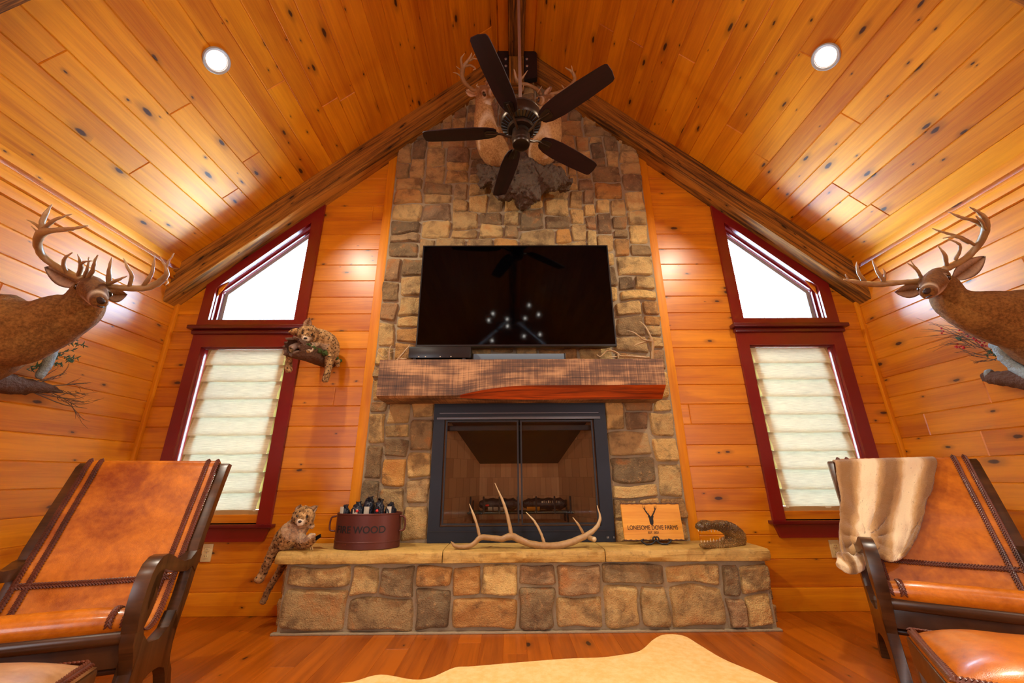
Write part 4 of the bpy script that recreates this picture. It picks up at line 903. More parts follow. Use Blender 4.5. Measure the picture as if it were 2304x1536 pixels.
# wall habitat of the two side deer -----------------------------------------------
def wl(px, py, off): return at(px, py, 0, XL+off)
def wr(px, py, off): return at(px, py, 0, XR-off)
rn = random.Random(21)
bm = BM()
for pts in ([(20, 862, .1, .05), (60, 868, .1, .042), (100, 872, .08, .03), (138, 882, .06, .01)], [(-40, 850, .1, .07), (20, 866, .1, .05), (60, 876, .08, .03)]): ctube(bm, [(wl(a, b, c), r) for a, b, c, r in pts], 9, 5)
for v in bm.verts: v.co += Vector((noise.noise(v.co*40), noise.noise(v.co*40+Vector((9, 0, 0))), noise.noise(v.co*40+Vector((0, 9, 0)))))*.010
obj('driftwood_branch', bm, 'bark', dl, 50)
bm = BM(); ctube(bm, [(wl(90, 845, .13), .022), (wl(108, 815, .13), .026), (wl(125, 782, .12), .018)], 9, 5)
for v in bm.verts: v.co += Vector((noise.noise(v.co*60), 0, noise.noise(v.co*60+Vector((0, 9, 0)))))*.006
obj('pale_branch', bm, 'pale', dl, 50)
def twiggy(bm, P0, P1, r, depth, rn, spread=.5):
    P0, P1 = Vector(P0), Vector(P1); mid = (P0+P1)/2+Vector((rn.uniform(-1, 1), rn.uniform(-1, 1), rn.uniform(-1, 1)))*(P1-P0).length*.08
    ctube(bm, [(P0, r), (mid, r*.8), (P1, r*.4)], 5, 3)
    if depth:
        for k in range(3):
            t = rn.uniform(.35, .95); b0 = P0.lerp(P1, t); d = (P1-P0)*rn.uniform(.25, .5); d += Vector((rn.uniform(-.3, .3), rn.uniform(-1, 1), rn.uniform(-1, 1)))*d.length*spread
            twiggy(bm, b0, b0+d, r*.6, depth-1, rn, spread)
bm = BM()
for a in ((100, 868, 204, 860), (110, 875, 190, 884), (60, 880, 190, 905), (80, 885, 196, 918), (90, 862, 150, 840), (80, 870, 175, 915), (20, 870, 110, 850)): twiggy(bm, wl(a[0], a[1], .09), wl(a[2], a[3], rn.uniform(.03, .12)), .0035, 2, rn)
o_ = obj('twigs', bm, 'twig', dl, 60); o_['kind'] = 'stuff'
bm = BM()
def sprig(bm, A, B, rn, n=26, ln=.02):
    A, B = Vector(A), Vector(B); tube(bm, [A, B], [.002, .001], 5)
    for i in range(n):
        t = rn.random(); p = A.lerp(B, t); d = (B-A).normalized()*.6+Vector((rn.uniform(-.6, .6), rn.uniform(-1, 1), rn.uniform(-1, 1))); d = d.normalized()*ln*rn.uniform(.6, 1.4); tube(bm, [p, p+d*.5, p+d], [.0018, .003, .0006], 5)
for a in ((110, 800, 168, 786), (118, 798, 176, 806), (145, 772, 190, 776), (150, 770, 172, 762), (100, 815, 140, 820), (60, 830, 130, 805), (70, 835, 110, 808), (150, 806, 160, 812)): sprig(bm, wl(a[0], a[1], .12), wl(a[2], a[3], .12), rn)
o_ = obj('juniper_sprigs', bm, 'green', dl, 60); o_['kind'] = 'stuff'
bm = BM(); ctube(bm, [(wr(2232, 772, .14), .018), (wr(2255, 792, .14), .034), (wr(2285, 825, .13), .030), (wr(2330, 850, .12), .04)], 10, 6)
for v in bm.verts: v.co += Vector((0, noise.noise(v.co*50), noise.noise(v.co*50+Vector((0, 9, 0)))))*.012
obj('lichen_branch', bm, 'pale', dr, 50)
bm = BM(); ctube(bm, [(wr(2222, 846, .1), .028), (wr(2245, 850, .1), .044), (wr(2285, 852, .1), .05), (wr(2340, 860, .1), .06)], 12, 6)
for v in bm.verts: v.co += Vector((0, noise.noise(v.co*30), noise.noise(v.co*30+Vector((0, 9, 0)))))*.016
obj('driftwood_log', bm, 'bark', dr, 50)
bm = BM(); lathe(bm, [(.001, .0), (.024, .002), (.036, -.004), (.040, -.02), (.034, -.03)], wr(2219, 845, .1), 16, axis=(-.3, .9, .1)); obj('broken_end', bm, 'pale', dr, 50)
bm = BM()
for i in range(16):
    a = (2185+rn.uniform(0, 50), 745+rn.uniform(0, 50)); e = (2060+rn.uniform(-15, 60), 715+i*5+rn.uniform(-6, 6)); m_ = ((a[0]+e[0])/2, (a[1]+e[1])/2-8); ctube(bm, [(wr(*a, .12), .002), (wr(*m_, .12), .0016), (wr(*e, .12), .0006)], 4, 3)
for a in ((2240, 800, 2160, 790), (2245, 805, 2190, 815), (2240, 795, 2165, 775), (2240, 810, 2185, 800)): twiggy(bm, wr(a[0], a[1], .1), wr(a[2], a[3], .1), .003, 2, rn)
o_ = obj('dry_grass', bm, 'twig', dr, 60); o_['kind'] = 'stuff'
bm = BM()
for px, py, rad, n_ in ((2160, 780, 12, 11), (2190, 760, 15, 12), (2216, 770, 12, 14), (2166, 742, 12, 8), (2122, 744, 8, 3)):
    for i in range(n_): ball(bm, wr(px+rn.uniform(-rad, rad), py+rn.uniform(-rad*.7, rad*.7), .12+rn.uniform(-.02, .03)), .0058, sub=2)
o_ = obj('red_berries', bm, 'berry', dr, 180); o_['kind'] = 'stuff'
bm = BM()
for a in ((2230, 785, 2222, 800), (2150, 757, 2160, 762), (2235, 795, 2245, 800)): sprig(bm, wr(a[0], a[1], .13), wr(a[2], a[3], .13), rn, 16, .016)
o_ = obj('green_leaves', bm, 'green', dr, 60); o_['kind'] = 'stuff'
# ------------------------------------------------------------------ bobcats
def cathead(bm, c, fwd, up, r):
    c, fwd, up = Vector(c), Vector(fwd).normalized(), Vector(up).normalized(); sd = fwd.cross(up).normalized()
    ball(bm, c, r, sub=3); ctube(bm, [(c-fwd*r*.5, r*.9), (c+fwd*r*.35-up*r*.1, r*.8), (c+fwd*r*.78-up*r*.28, r*.44), (c+fwd*r*.98-up*r*.32, r*.34)], 14, 3, up=up)
    for s in (-1, 1): ctube(bm, [(c+sd*s*r*.55-up*r*.45, r*.45), (c+sd*s*r*.95-up*r*.75, r*.25)], 8, 2); ctube(bm, [(c+fwd*r*.55+sd*s*r*.35+up*r*.3, r*.2), (c+fwd*r*.95+sd*s*r*.12, r*.18)], 8, 2)
    return sd
def catface(body, c, fwd, up, sd, r):
    for s in (-1, 1):
        bm = BM(); ball(bm, c+fwd*r*.80+sd*s*r*.40+up*r*.16, r*.14, sub=2); obj('eye', bm, 'eye', body, 180)
    bm = BM(); ball(bm, c+fwd*r*1.30-up*r*.20, (r*.16, r*.14, r*.11), sub=2); obj('nose', bm, 'berry' if False else 'nose', body, 180)
def cattint(c, fwd, up, r, dark=()):
    def f(co, n):
        a = (co-c).dot(fwd)/r; h = (co-c).dot(up)/r; col = (1, 1, 1, 1)
        if (co-c).length < r*2.2:
            sd_ = (co-c).cross(fwd).length/r
            if a > .15 and math.sin(sd_*14+noise.noise(co*30)*3) > .55: col = lerpc(col, (.42, .34, .28), .75)
            if a > .8 and h < -.05: col = pale(col, (a-.8)*3)
            if h < -.6: col = pale(col, .4)
        elif math.sin(co.x*95+noise.noise(co*22)*7) > .8: col = lerpc(col, (.5, .42, .36), .6)
        return col
    return f
# on the wall by the left window, lying over a hollow log
hc = W(694, 752, 3.06); fw = (W(678, 764, 2.80)-hc).normalized(); uu = (W(700, 715, 3.0)-hc); uu = (uu-fw*uu.dot(fw)).normalized()
t = thing('bobcat_mount', 'small spotted bobcat lying over a hollow mossy log beside the left window', 'taxidermy', W(745, 800, 3.25))
bm = BM(); sd = cathead(bm, hc, fw, uu, .078)
ctube(bm, [(W(700, 757, 3.1), .06), (W(718, 760, 3.15), .075), (W(735, 772, 3.2), .085), (W(742, 792, 3.22), .075), (W(738, 806, 3.2), .05)], 14, 5)
ctube(bm, [(W(743, 790, 3.2), .052), (W(741, 812, 3.14), .036), (W(738, 832, 3.1), .026), (W(734, 848, 3.07), .026), (W(731, 855, 3.05), .022)], 10, 4)
for k in (-1, 0, 1): ctube(bm, [(W(734, 848, 3.07), .012), (W(732+k*4, 858, 3.04), .010)], 6, 2)
ctube(bm, [(W(690, 770, 3.08), .04), (W(672, 776, 3.0), .03), (W(655, 785, 2.95), .026), (W(650, 812, 2.95), .024), (W(649, 832, 2.94), .028)], 10, 4)
ctube(bm, [(W(705, 775, 3.08), .035), (W(697, 785, 3.0), .027), (W(690, 789, 2.96), .024)], 10, 3)
ctube(bm, [(W(745, 800, 3.24), .035), (W(758, 812, 3.26), .026), (W(759, 822, 3.26), .02)], 8, 3)
b = fuse(bm, .0075, 2, lambda c: noise.noise(c*85)*.0045+noise.noise(c*160)*.002, cattint(hc, fw, uu, .078)); body = obj('body', b, 'cat', t, 180); catface(body, hc, fw, uu, sd, .078)
leaf_ear(t, W(689, 738, 3.05), W(697, 714, 3.03), sd, .07, 'cat', .012); leaf_ear(t, W(676, 746, 3.04), W(648, 747, 3.0), uu, .06, 'cat', .012)
A, B = W(655, 778, 2.88), W(748, 812, 3.34); ax = (B-A).normalized(); bm = BM(); n_ = 26; L_ = (B-A).length; q_ = ax.to_track_quat('Z', 'Y')
ringsO, ringsI = [], []
for i in range(13):
    u = i/12; ro, ri = [], []
    for j in range(n_):
        a = 2*math.pi*j/n_; e = noise.noise(Vector((math.cos(a)*2, math.sin(a)*2, u*3)))*.016+noise.noise(Vector((math.cos(a)*7, math.sin(a)*7, u*9)))*.008
        rr_ = .076-.012*u+e; z_ = L_*u+(noise.noise(Vector((math.cos(a)*3, math.sin(a)*3, 5)))*.05 if i == 0 else 0)
        ro.append(bm.verts.new(A+q_ @ Vector((math.cos(a)*rr_, math.sin(a)*rr_, z_)))); ri.append(bm.verts.new(A+q_ @ Vector((math.cos(a)*(rr_-.018), math.sin(a)*(rr_-.018), min(z_+.003, .22)))))
    ringsO.append(ro); ringsI.append(ri)
for R2, fl in ((ringsO, 0), (ringsI[:6], 1)):
    for a, b in zip(R2, R2[1:]):
        for j in range(n_): bm.faces.new((a[j], a[(j+1) % n_], b[(j+1) % n_], b[j]))
for j in range(n_): bm.faces.new((ringsO[0][j], ringsO[0][(j+1) % n_], ringsI[0][(j+1) % n_], ringsI[0][j]))
bm.faces.new(ringsO[-1]); bm.faces.new(ringsI[5])
for r6 in ringsI[6:]:
    for v in r6: bm.verts.remove(v)
obj('hollow_log', bm, 'bark', t, 50)
bm = BM(); rn = random.Random(4)
for px, py, s, r in ((700, 783, 3.02, .03), (715, 788, 3.08, .028), (728, 794, 3.12, .026), (690, 775, 2.98, .022), (742, 800, 3.17, .024), (756, 805, 3.24, .022), (764, 812, 3.29, .02)): ball(bm, W(px, py, s), (r*1.3, r, r*.7), sub=2)
b = fuse(bm, .006, 0, lambda c: noise.noise(c*90)*.012+noise.noise(c*30)*.008); obj('moss', b, 'moss', t, 60)
# on the hearth end
hc = W(683, 1163, 2.60); fw = (W(664, 1176, 2.38)-hc).normalized(); uu = W(690, 1135, 2.62)-hc; uu = (uu-fw*uu.dot(fw)).normalized()
t = thing('bobcat_mount', 'spotted bobcat crouching on the left end of the hearth with legs hanging down', 'taxidermy', W(650, 1240, 2.66))
bm = BM(); sd = cathead(bm, hc, fw, uu, .070)
ctube(bm, [(W(680, 1175, 2.62), .06), (W(664, 1192, 2.62), .075), (W(648, 1208, 2.62), .078), (W(634, 1224, 2.62), .07), (W(624, 1234, 2.61), .05)], 14, 5)
ctube(bm, [(W(627, 1226, 2.6), .05), (W(612, 1246, 2.58), .034), (W(602, 1266, 2.57), .028), (W(592, 1288, 2.56), .026), (W(584, 1303, 2.54), .028)], 10, 4)
ctube(bm, [(W(650, 1228, 2.74), .045), (W(642, 1258, 2.72), .03), (W(626, 1290, 2.71), .024), (W(608, 1318, 2.70), .022), (W(597, 1342, 2.69), .020), (W(592, 1353, 2.68), .022)], 10, 4)
ctube(bm, [(W(670, 1195, 2.6), .045), (W(678, 1212, 2.58), .034), (W(690, 1216, 2.56), .028), (W(700, 1208, 2.55), .027)], 10, 3)
for k in (-1, 0, 1): ctube(bm, [(W(582+k*5, 1300, 2.53), .013), (W(580+k*5, 1307, 2.52), .010)], 6, 2); ctube(bm, [(W(700, 1208+k*4, 2.55), .012), (W(708, 1206+k*5, 2.54), .009)], 6, 2)
b = fuse(bm, .0075, 2, lambda c: noise.noise(c*85)*.0045+noise.noise(c*160)*.002, cattint(hc, fw, uu, .070)); body = obj('body', b, 'cat', t, 180); catface(body, hc, fw, uu, sd, .070)
leaf_ear(t, W(697, 1155, 2.62), W(716, 1137, 2.62), uu, .06, 'cat', .012); leaf_ear(t, W(672, 1150, 2.60), W(677, 1134, 2.60), sd, .055, 'cat', .012)
t = thing('game_bird', 'small mottled brown bird held under the paw of the hearth bobcat', 'bird', W(700, 1240, 2.6))
bm = BM(); ctube(bm, [(W(662, 1222, 2.60), .018), (W(675, 1222, 2.6), .034), (W(692, 1219, 2.58), .036), (W(706, 1214, 2.57), .022)], 12, 4); b = fuse(bm, .006, 2, lambda c: noise.noise(c*80)*.004); bd = obj('body', b, 'bird', t, 180)
bm = BM(); prism(bm, [W(703, 1210, 2.56), W(720, 1201, 2.55), W(721, 1208, 2.55), W(705, 1220, 2.57)], (0, .012, 0)); obj('tail', bm, 'bird', t, 30)
for k in (0, 1): bm = BM(); ctube(bm, [(W(695+k*4, 1224, 2.58), .006), (W(699+k*4, 1234, 2.57), .0045), (W(701+k*4, 1243, 2.565), .004), (W(706+k*4, 1246, 2.555), .0025)], 6, 3); obj('foot', bm, 'shadeband', t, 60)
# ------------------------------------------------------------------ shed antlers
E1 = lambda x, y, Y, r: (940+x/4.0413, 880+y/4.0413, Y, r)
PY = lambda px, py, Y: at(px, py, 1, Y)
t = thing('shed_antler', 'long brown elk antler with upright tines lying before the fireplace doors', 'antler', PY(1225, 1236, 2.87))
antler(t, [E1(305, 1368, 2.86, .004), E1(340, 1405, 2.86, .014), E1(430, 1415, 2.86, .016), E1(505, 1388, 2.87, .017), E1(570, 1330, 2.88, .021), E1(650, 1330, 2.88, .021), E1(760, 1342, 2.88, .022), E1(850, 1318, 2.88, .026), E1(930, 1350, 2.87, .025), E1(1020, 1385, 2.87, .024), E1(1150, 1405, 2.86, .026), E1(1280, 1402, 2.86, .026), E1(1400, 1370, 2.87, .025), E1(1510, 1320, 2.88, .023), E1(1590, 1270, 2.89, .018), E1(1640, 1210, 2.9, .014), E1(1657, 1140, 2.91, .009), E1(1630, 1040, 2.92, .003)],
    [[E1(560, 1315, 2.88, .015), E1(540, 1220, 2.89, .013), E1(505, 1115, 2.9, .010), E1(470, 1025, 2.91, .003)], [E1(850, 1300, 2.88, .020), E1(822, 1160, 2.9, .016), E1(775, 1000, 2.92, .012), E1(700, 835, 2.93, .003)], [E1(1150, 1380, 2.86, .015), E1(1120, 1290, 2.88, .012), E1(1060, 1180, 2.9, .010), E1(985, 1100, 2.91, .003)], [E1(1510, 1305, 2.88, .013), E1(1465, 1220, 2.86, .010), E1(1410, 1145, 2.85, .003)], [E1(1560, 1330, 2.87, .020), E1(1600, 1345, 2.83, .022), E1(1604, 1348, 2.82, .020)]], PY)
S1 = lambda x, y, Y, r: (1180+x/6.4, 660+y/6.4, Y, r)
t = thing('shed_antler', 'pale branching antler standing upright at the right end of the mantel', 'antler', PY(1467, 806, 2.9))
antler(t, [S1(1840, 945, 2.9, .016), S1(1848, 800, 2.9, .013), S1(1850, 720, 2.9, .013), S1(1825, 640, 2.9, .010), S1(1782, 550, 2.91, .008), S1(1725, 455, 2.92, .006), S1(1650, 395, 2.93, .002)],
    [[S1(1830, 680, 2.9, .010), S1(1720, 670, 2.89, .009), S1(1640, 610, 2.88, .007), S1(1560, 555, 2.87, .005), S1(1480, 535, 2.86, .002)], [S1(1825, 690, 2.9, .011), S1(1740, 698, 2.91, .010), S1(1650, 722, 2.92, .008), S1(1570, 762, 2.93, .002)]], PY)
t = thing('shed_antler', 'pale antler lying flat on the mantel before the upright antler', 'antler', PY(1400, 806, 2.87))
antler(t, [S1(1790, 925, 2.88, .012), S1(1650, 915, 2.88, .010), S1(1500, 905, 2.87, .009), S1(1380, 900, 2.87, .009), S1(1325, 850, 2.87, .008), S1(1260, 825, 2.87, .007), S1(1190, 828, 2.87, .007), S1(1140, 870, 2.87, .006), S1(1090, 910, 2.87, .004), S1(1045, 880, 2.87, .002)],
    [[S1(1370, 905, 2.87, .008), S1(1290, 910, 2.86, .006), S1(1180, 925, 2.86, .002)], [S1(1360, 900, 2.87, .007), S1(1350, 880, 2.85, .005), S1(1355, 930, 2.84, .002)]], PY)
M1 = lambda x, y, Y, r: (830+x/6.4, 660+y/6.4, Y, r)
t = thing('shed_antler', 'straight pale antler tine leaning left of the media box on the mantel', 'antler', PY(897, 806, 2.87))
antler(t, [M1(400, 965, 2.87, .009), M1(470, 890, 2.87, .008), M1(530, 815, 2.88, .006), M1(590, 735, 2.89, .002)], [[M1(420, 935, 2.87, .006), M1(490, 940, 2.86, .005), M1(550, 930, 2.86, .002)]], PY)
t = thing('shed_antler', 'tiny bristly antler piece at the left end of the mantel', 'antler', PY(870, 806, 2.87))
antler(t, [M1(290, 960, 2.87, .010), M1(290, 870, 2.87, .011), M1(300, 800, 2.87, .006), M1(322, 745, 2.87, .002)], [[M1(290, 870, 2.87, .005), M1(240, 790, 2.87, .002)], [M1(290, 860, 2.87, .005), M1(370, 832, 2.86, .002)], [M1(285, 880, 2.87, .005), M1(220, 910, 2.86, .002)], [M1(280, 960, 2.88, .005), M1(205, 920, 2.88, .005), M1(150, 880, 2.88, .004), M1(120, 820, 2.88, .002)]], PY)
# ------------------------------------------------------------------ firewood bucket
byy = 2.965; _l, _r2 = at(755, 1205, 1, byy).x, at(900, 1205, 1, byy).x; bx, bt, rxx, ryy = (_l+_r2)/2, at(830, 1156, 1, 2.86).z, (_r2-_l)/2, .125
t = thing('firewood_bucket', 'rusty brown oval metal bucket lettered FIRE WOOD on the hearth', 'bucket', (bx, byy, .452))
bm = BM(); n_ = 48; prof = [(.97, .452), (1, .455), (1, .49), (1.012, .492), (1.012, .498), (1, .50), (1.0, bt-.008), (1.015, bt-.006), (1.018, bt), (1.0, bt+.003), (.985, bt), (.98, .47)]; G = []
for k, z in prof: G.append([bm.verts.new((bx+math.cos(2*math.pi*j/n_)*rxx*k*(1+.0*(z-.45)), byy+math.sin(2*math.pi*j/n_)*ryy*k, z)) for j in range(n_)])
for a, b in zip(G, G[1:]):
    for j in range(n_): bm.faces.new((a[j], a[(j+1) % n_], b[(j+1) % n_], b[j]))
bm.faces.new(G[0][::-1]); bm.faces.new(G[-1]); obj('body', bm, 'rust', t, 30)
for s in (-1, 1):
    bm = BM(); X = bx+s*rxx; zt = bt-.018; ctube(bm, [(Vector((X, byy-.03, zt)), .006), (Vector((X+s*.028, byy-.03, zt-.008)), .006), (Vector((X+s*.036, byy-.03, zt-.045)), .006), (Vector((X+s*.03, byy-.03, zt-.085)), .006), (Vector((X-s*.0, byy-.03, zt-.092)), .006)], 8, 5); obj('handle', bm, 'rust', t, 60)
o_ = textmesh('lettering', 'FIRE WOOD', .060, 'hole', t, Vector((bx-.02, byy-ryy-.001, .452+(bt-.452)*.55)), Matrix.Rotation(math.radians(90), 3, 'X'), .0008, bold=.0006)
for v in o_.data.vertices: x = v.co.x; v.co.y += ryy*(1-math.sqrt(max(0, 1-(x/rxx)**2)))
rn = random.Random(2)
for i, (px, py, w_, lab) in enumerate(((778, 1136, .034, 'leftmost'), (806, 1129, .040, 'second from the left'), (832, 1118, .044, 'tallest middle'), (856, 1123, .034, 'second from the right'), (880, 1130, .038, 'rightmost'))):
    yy = byy+(-.035 if i % 2 else .01)-.02; top = at(px, py, 1, yy); T_ = thing('fire_log', f'black wrapped fire log standing in the bucket, {lab} of five', 'fire log', (top.x, yy, .5), 0, None)
    bm = BM(); H = top.z-.5
    tube(bm, [(top.x, yy, .50), (top.x, yy, .50+H*.45), (top.x, yy, .5+H*.8), (top.x, yy, .5+H*.93), (top.x+.004, yy, top.z)], [(w_, w_*.9), (w_, w_*.9), (w_*.98, w_*.9), (w_*.8, w_*.5), (w_*1.0, w_*.18)], 22, cap=False)
    bmesh.ops.subdivide_edges(bm, edges=bm.edges[:], cuts=2, use_grid_fill=True)
    for v in bm.verts:
        k = max(0, (v.co.z-.5)/H-.6); v.co += Vector((noise.noise(v.co*60), noise.noise(v.co*60+Vector((5, 0, 0))), noise.noise(v.co*60+Vector((0, 5, 0)))))*(.004+.03*k)
    obj('wrapping', bm, 'film', T_, 40)
    bm = BM(); z1 = bt+(.042 if i in (4, 0, 2) else .03)
    for q in range(6):
        a0, a1 = math.radians(250+q*7-18*(i == 0)), math.radians(257+q*7-18*(i == 0)); rr_ = w_+.005
        bm.faces.new([bm.verts.new((top.x+rr_*math.cos(a), yy+rr_*.93*math.sin(a), z)) for a, z in ((a0, bt-.03), (a1, bt-.03), (a1, z1), (a0, z1))])
    if i != 3: obj('label_band', bm, 'label', T_, 60)
    else: bm.free()
    if i in (1, 3):
        bm = BM(); ball(bm, (top.x+(.012 if i == 1 else -.006), yy-w_*.95, bt+.018), (.010, .006, .010)); obj('red_mark', bm, 'redlab', T_)
# ------------------------------------------------------------------ wooden sign on a small easel
SYn = 2.99; a = at(1401, 1140, 1, SYn); b = at(1527, 1133, 1, SYn); c = at(1401, 1216, 1, SYn); sx0, sx1, sz0, sz1 = a.x-.005, b.x+.008, c.z+.002, b.z
t = thing('wooden_sign', 'orange wooden sign with a dark stag head and farm name on the hearth', 'sign', ((sx0+sx1)/2, SYn, sz0))
bm = BM(); n_ = 44; T_, B_ = [], []
for i in range(n_+1):
    x = sx0+(sx1-sx0)*i/n_; T_.append((x, sz1+noise.noise(Vector((x*30, 1, 0)))*.006+noise.noise(Vector((x*9, 1, 3)))*.006)); B_.append((x, sz0+noise.noise(Vector((x*30, 5, 0)))*.006))
tilt = lambda x, z: Vector((x, SYn+(z-sz0)*.12, z))
fs = prism(bm, [tilt(*p) for p in B_]+[tilt(*p) for p in T_[::-1]], (0, .018, 0)); uvl = bm.loops.layers.uv.verify()
for f in bm.faces:
    for l in f.loops: l[uvl].uv = (l.vert.co.x, l.vert.co.z)
obj('board', bm, 'board', t, 20)
for nm_, L_, dz in (('burnt_edge', T_, -1), ('burnt_edge', B_, 1)):
    bm = BM()
    P_ = [tilt(x, z) for x, z in L_]; tube(bm, [p+Vector((0, .006, 0)) for p in P_], [(.009, .006+.002*math.sin(i*1.7)) for i in range(len(P_))], 6); obj(nm_, bm, 'bark', t, 60)
rotx = Matrix.Rotation(math.radians(90-6.8), 3, 'X'); mx_ = (sx0+sx1)/2
fr = lambda z: tilt(mx_, z)+Vector((0, -.0015, 0))
textmesh('lettering', 'LONESOME DOVE FARMS', .0385, 'ink', t, fr(sz0+(sz1-sz0)*.335)+Vector((-.002, 0, 0)), rotx, .0006, bold=0, sx=.80)
textmesh('lettering', 'EST. 2021', .019, 'ink', t, fr(sz0+(sz1-sz0)*.20), rotx, .0006, bold=0, sx=1.)
bm = BM(); Hh = sz1-sz0; ez = sz0+Hh*.62; E_ = lambda u, w_: tilt(mx_+u*Hh*1.25-.004, ez+w_*Hh*1.2)+Vector((0, -.002, 0))
prism(bm, [E_(*q) for q in ((0, -.18), (-.035, -.16), (-.048, -.10), (-.048, -.03), (-.07, .03), (-.055, .045), (-.02, .03), (0, .015), (.02, .03), (.055, .045), (.07, .03), (.048, -.03), (.048, -.10), (.035, -.16))], (0, .0014, 0))
for s in (-1, 1):
    for pts in ([(.02, .02, .016), (.07, .08, .018), (.11, .14, .016), (.13, .20, .010), (.115, .27, .004)], [(.12, .16, .010), (.155, .21, .009), (.165, .28, .003)], [(.085, .10, .008), (.075, .15, .003)], [(.12, .18, .006), (.105, .23, .002)], [(.05, .03, .008), (.04, .11, .003)]):
        tube(bm, [E_(s*u, w_) for u, w_, r in pts], [(r*Hh, .001) for u, w_, r in pts], 6, up=(0, -1, 0))
obj('stag_emblem', bm, 'ink', t, 20)
t = thing('display_easel', 'small black wrought iron scroll easel holding the wooden farm sign', 'easel', (mx_, SYn, .452))
bm = BM(); zz = sz0-.012
for s in (-1, 1):
    ctube(bm, [(Vector((mx_+s*.0, SYn-.022, zz+.015)), .006), (Vector((mx_+s*.03, SYn-.026, zz-.006)), .006), (Vector((mx_+s*.07, SYn-.03, zz-.008)), .006), (Vector((mx_+s*.10, SYn-.03, zz+.012)), .006), (Vector((mx_+s*.085, SYn-.03, zz+.022)), .004)], 7, 5)
    ctube(bm, [(Vector((mx_+s*.012, SYn-.022, zz+.0)), .005), (Vector((mx_+s*.02, SYn-.026, zz+.025)), .005), (Vector((mx_+s*.006, SYn-.024, zz+.036)), .005), (Vector((mx_-s*.004, SYn-.024, zz+.02)), .004)], 7, 5)
obj('scrollwork', bm, 'black', t, 60)
for s in (-1, 1): bm = BM(); ctube(bm, [(Vector((mx_+s*.05, SYn-.028, zz-.006)), .005), (Vector((mx_+s*.055, SYn-.03, (zz+.452)/2)), .005), (Vector((mx_+s*.07, SYn-.035, .456)), .005)], 7, 3); obj('leg', bm, 'black', t, 60)
bm = BM(); ctube(bm, [(Vector((mx_, SYn+.07, zz+.14)), .004), (Vector((mx_, SYn+.085, .6)), .004), (Vector((mx_, SYn+.12, .456)), .004)], 7, 3); obj('back_strut', bm, 'black', t, 60)
# ------------------------------------------------------------------ alligator head
t = thing('alligator_head', 'small preserved alligator head with open toothy jaws at the hearth end', 'taxidermy', W(1625, 1236, 2.62))
bm = BM()
ctube(bm, [(W(1575, 1184, 2.50), .030, .026), (W(1586, 1181, 2.53), .036, .030), (W(1602, 1181, 2.56), .032, .024), (W(1622, 1183, 2.60), .044, .034), (W(1640, 1190, 2.63), .056, .044), (W(1655, 1203, 2.67), .06, .052), (W(1659, 1214, 2.69), .055, .050)], 14, 4, up=(0, 0, 1))
ctube(bm, [(W(1580, 1226, 2.53), .022, .014), (W(1592, 1226, 2.55), .028, .018), (W(1612, 1226, 2.58), .036, .024), (W(1636, 1221, 2.62), .05, .036), (W(1654, 1214, 2.67), .056, .05)], 14, 4, up=(0, 0, 1))
for s in (-1, 1): ball(bm, W(1634, 1176, 2.60+s*.03), .014, sub=2); ball(bm, W(1578, 1173, 2.50+s*.015), .008, sub=2)
ga, gb = W(1575, 1190, 2.52), W(1665, 1190, 2.68)
gz = W(1610, 1196, 2.6).z
def gt(co, n): return lerpc((1.15, 1.1, .95), (.42, .38, .36), (co.z-gz)/.03+.5+noise.noise(co*40)*.3)
b = fuse(bm, .005, 1, lambda c: noise.noise(c*90)*.003+abs(noise.noise(c*35))*.004, gt); body = obj('head_skin', b, 'gator', t, 180)
bm = BM(); rn = random.Random(9)
for i in range(9):
    u = i/8; p = W(1578+u*56, 1219-u*4, 2.51+u*.1); h_ = rn.uniform(.010, .02); tube(bm, [p, p+Vector((-.002, -.004, h_))], [.0035, .0008], 6)
    p = W(1571+u*58, 1193-abs(u-.5)*2, 2.49+u*.1); h_ = rn.uniform(.007, .014); tube(bm, [p, p+Vector((0, -.003, -h_))], [.0032, .0008], 6)
o_ = obj('teeth', bm, 'tooth', body, 60); o_['kind'] = 'stuff'
bm = BM(); ball(bm, W(1628, 1180, 2.565), .007, sub=2); obj('eye', bm, 'eye', body, 180)
# ------------------------------------------------------------------ leather plantation chairs
def braid(bm, pts, w=.011, step=.012):
    P = cat([tuple(p) for p in pts], 10); P = [Vector(p) for p in P]; acc = 0; out = [P[0]]; nxt = step
    for a, b in zip(P, P[1:]):
        d = (b-a).length
        while acc+d >= nxt: out.append(a.lerp(b, (nxt-acc)/max(d, 1e-6))); nxt += step
        acc += d
    return out
def lacing(name, pts, nrm, parent, w=.012, step=.011):
    bm = BM(); S = braid(bm, pts, w, step)
    for i in range(len(S)-1):
        d = (S[i+1]-S[i]).normalized(); n = Vector(nrm[min(len(nrm)-1, int(i/len(S)*len(nrm)))]) if isinstance(nrm, list) else Vector(nrm); s = d.cross(n).normalized()
        for sg in (-1, 1):
            c = S[i]+s*sg*w*.45+n*.003; a = c-d*step*.9-s*sg*w*.45; b = c+d*step*.7+s*sg*w*.5
            tube(bm, [a, c+n*.003, b], [.0028, .0042, .0028], 5)
    return obj(name, bm, 'lace', parent, 60, local=True)
RAIL = [(.655, .968), (.565, .80), (.482, .628), (.445, .49), (.41, .375), (.378, .30), (.355, .24), (.30, .27), (.315, .33), (.345, .40), (.375, .50), (.405, .60), (.50, .80), (.575, .955), (.60, .975)]
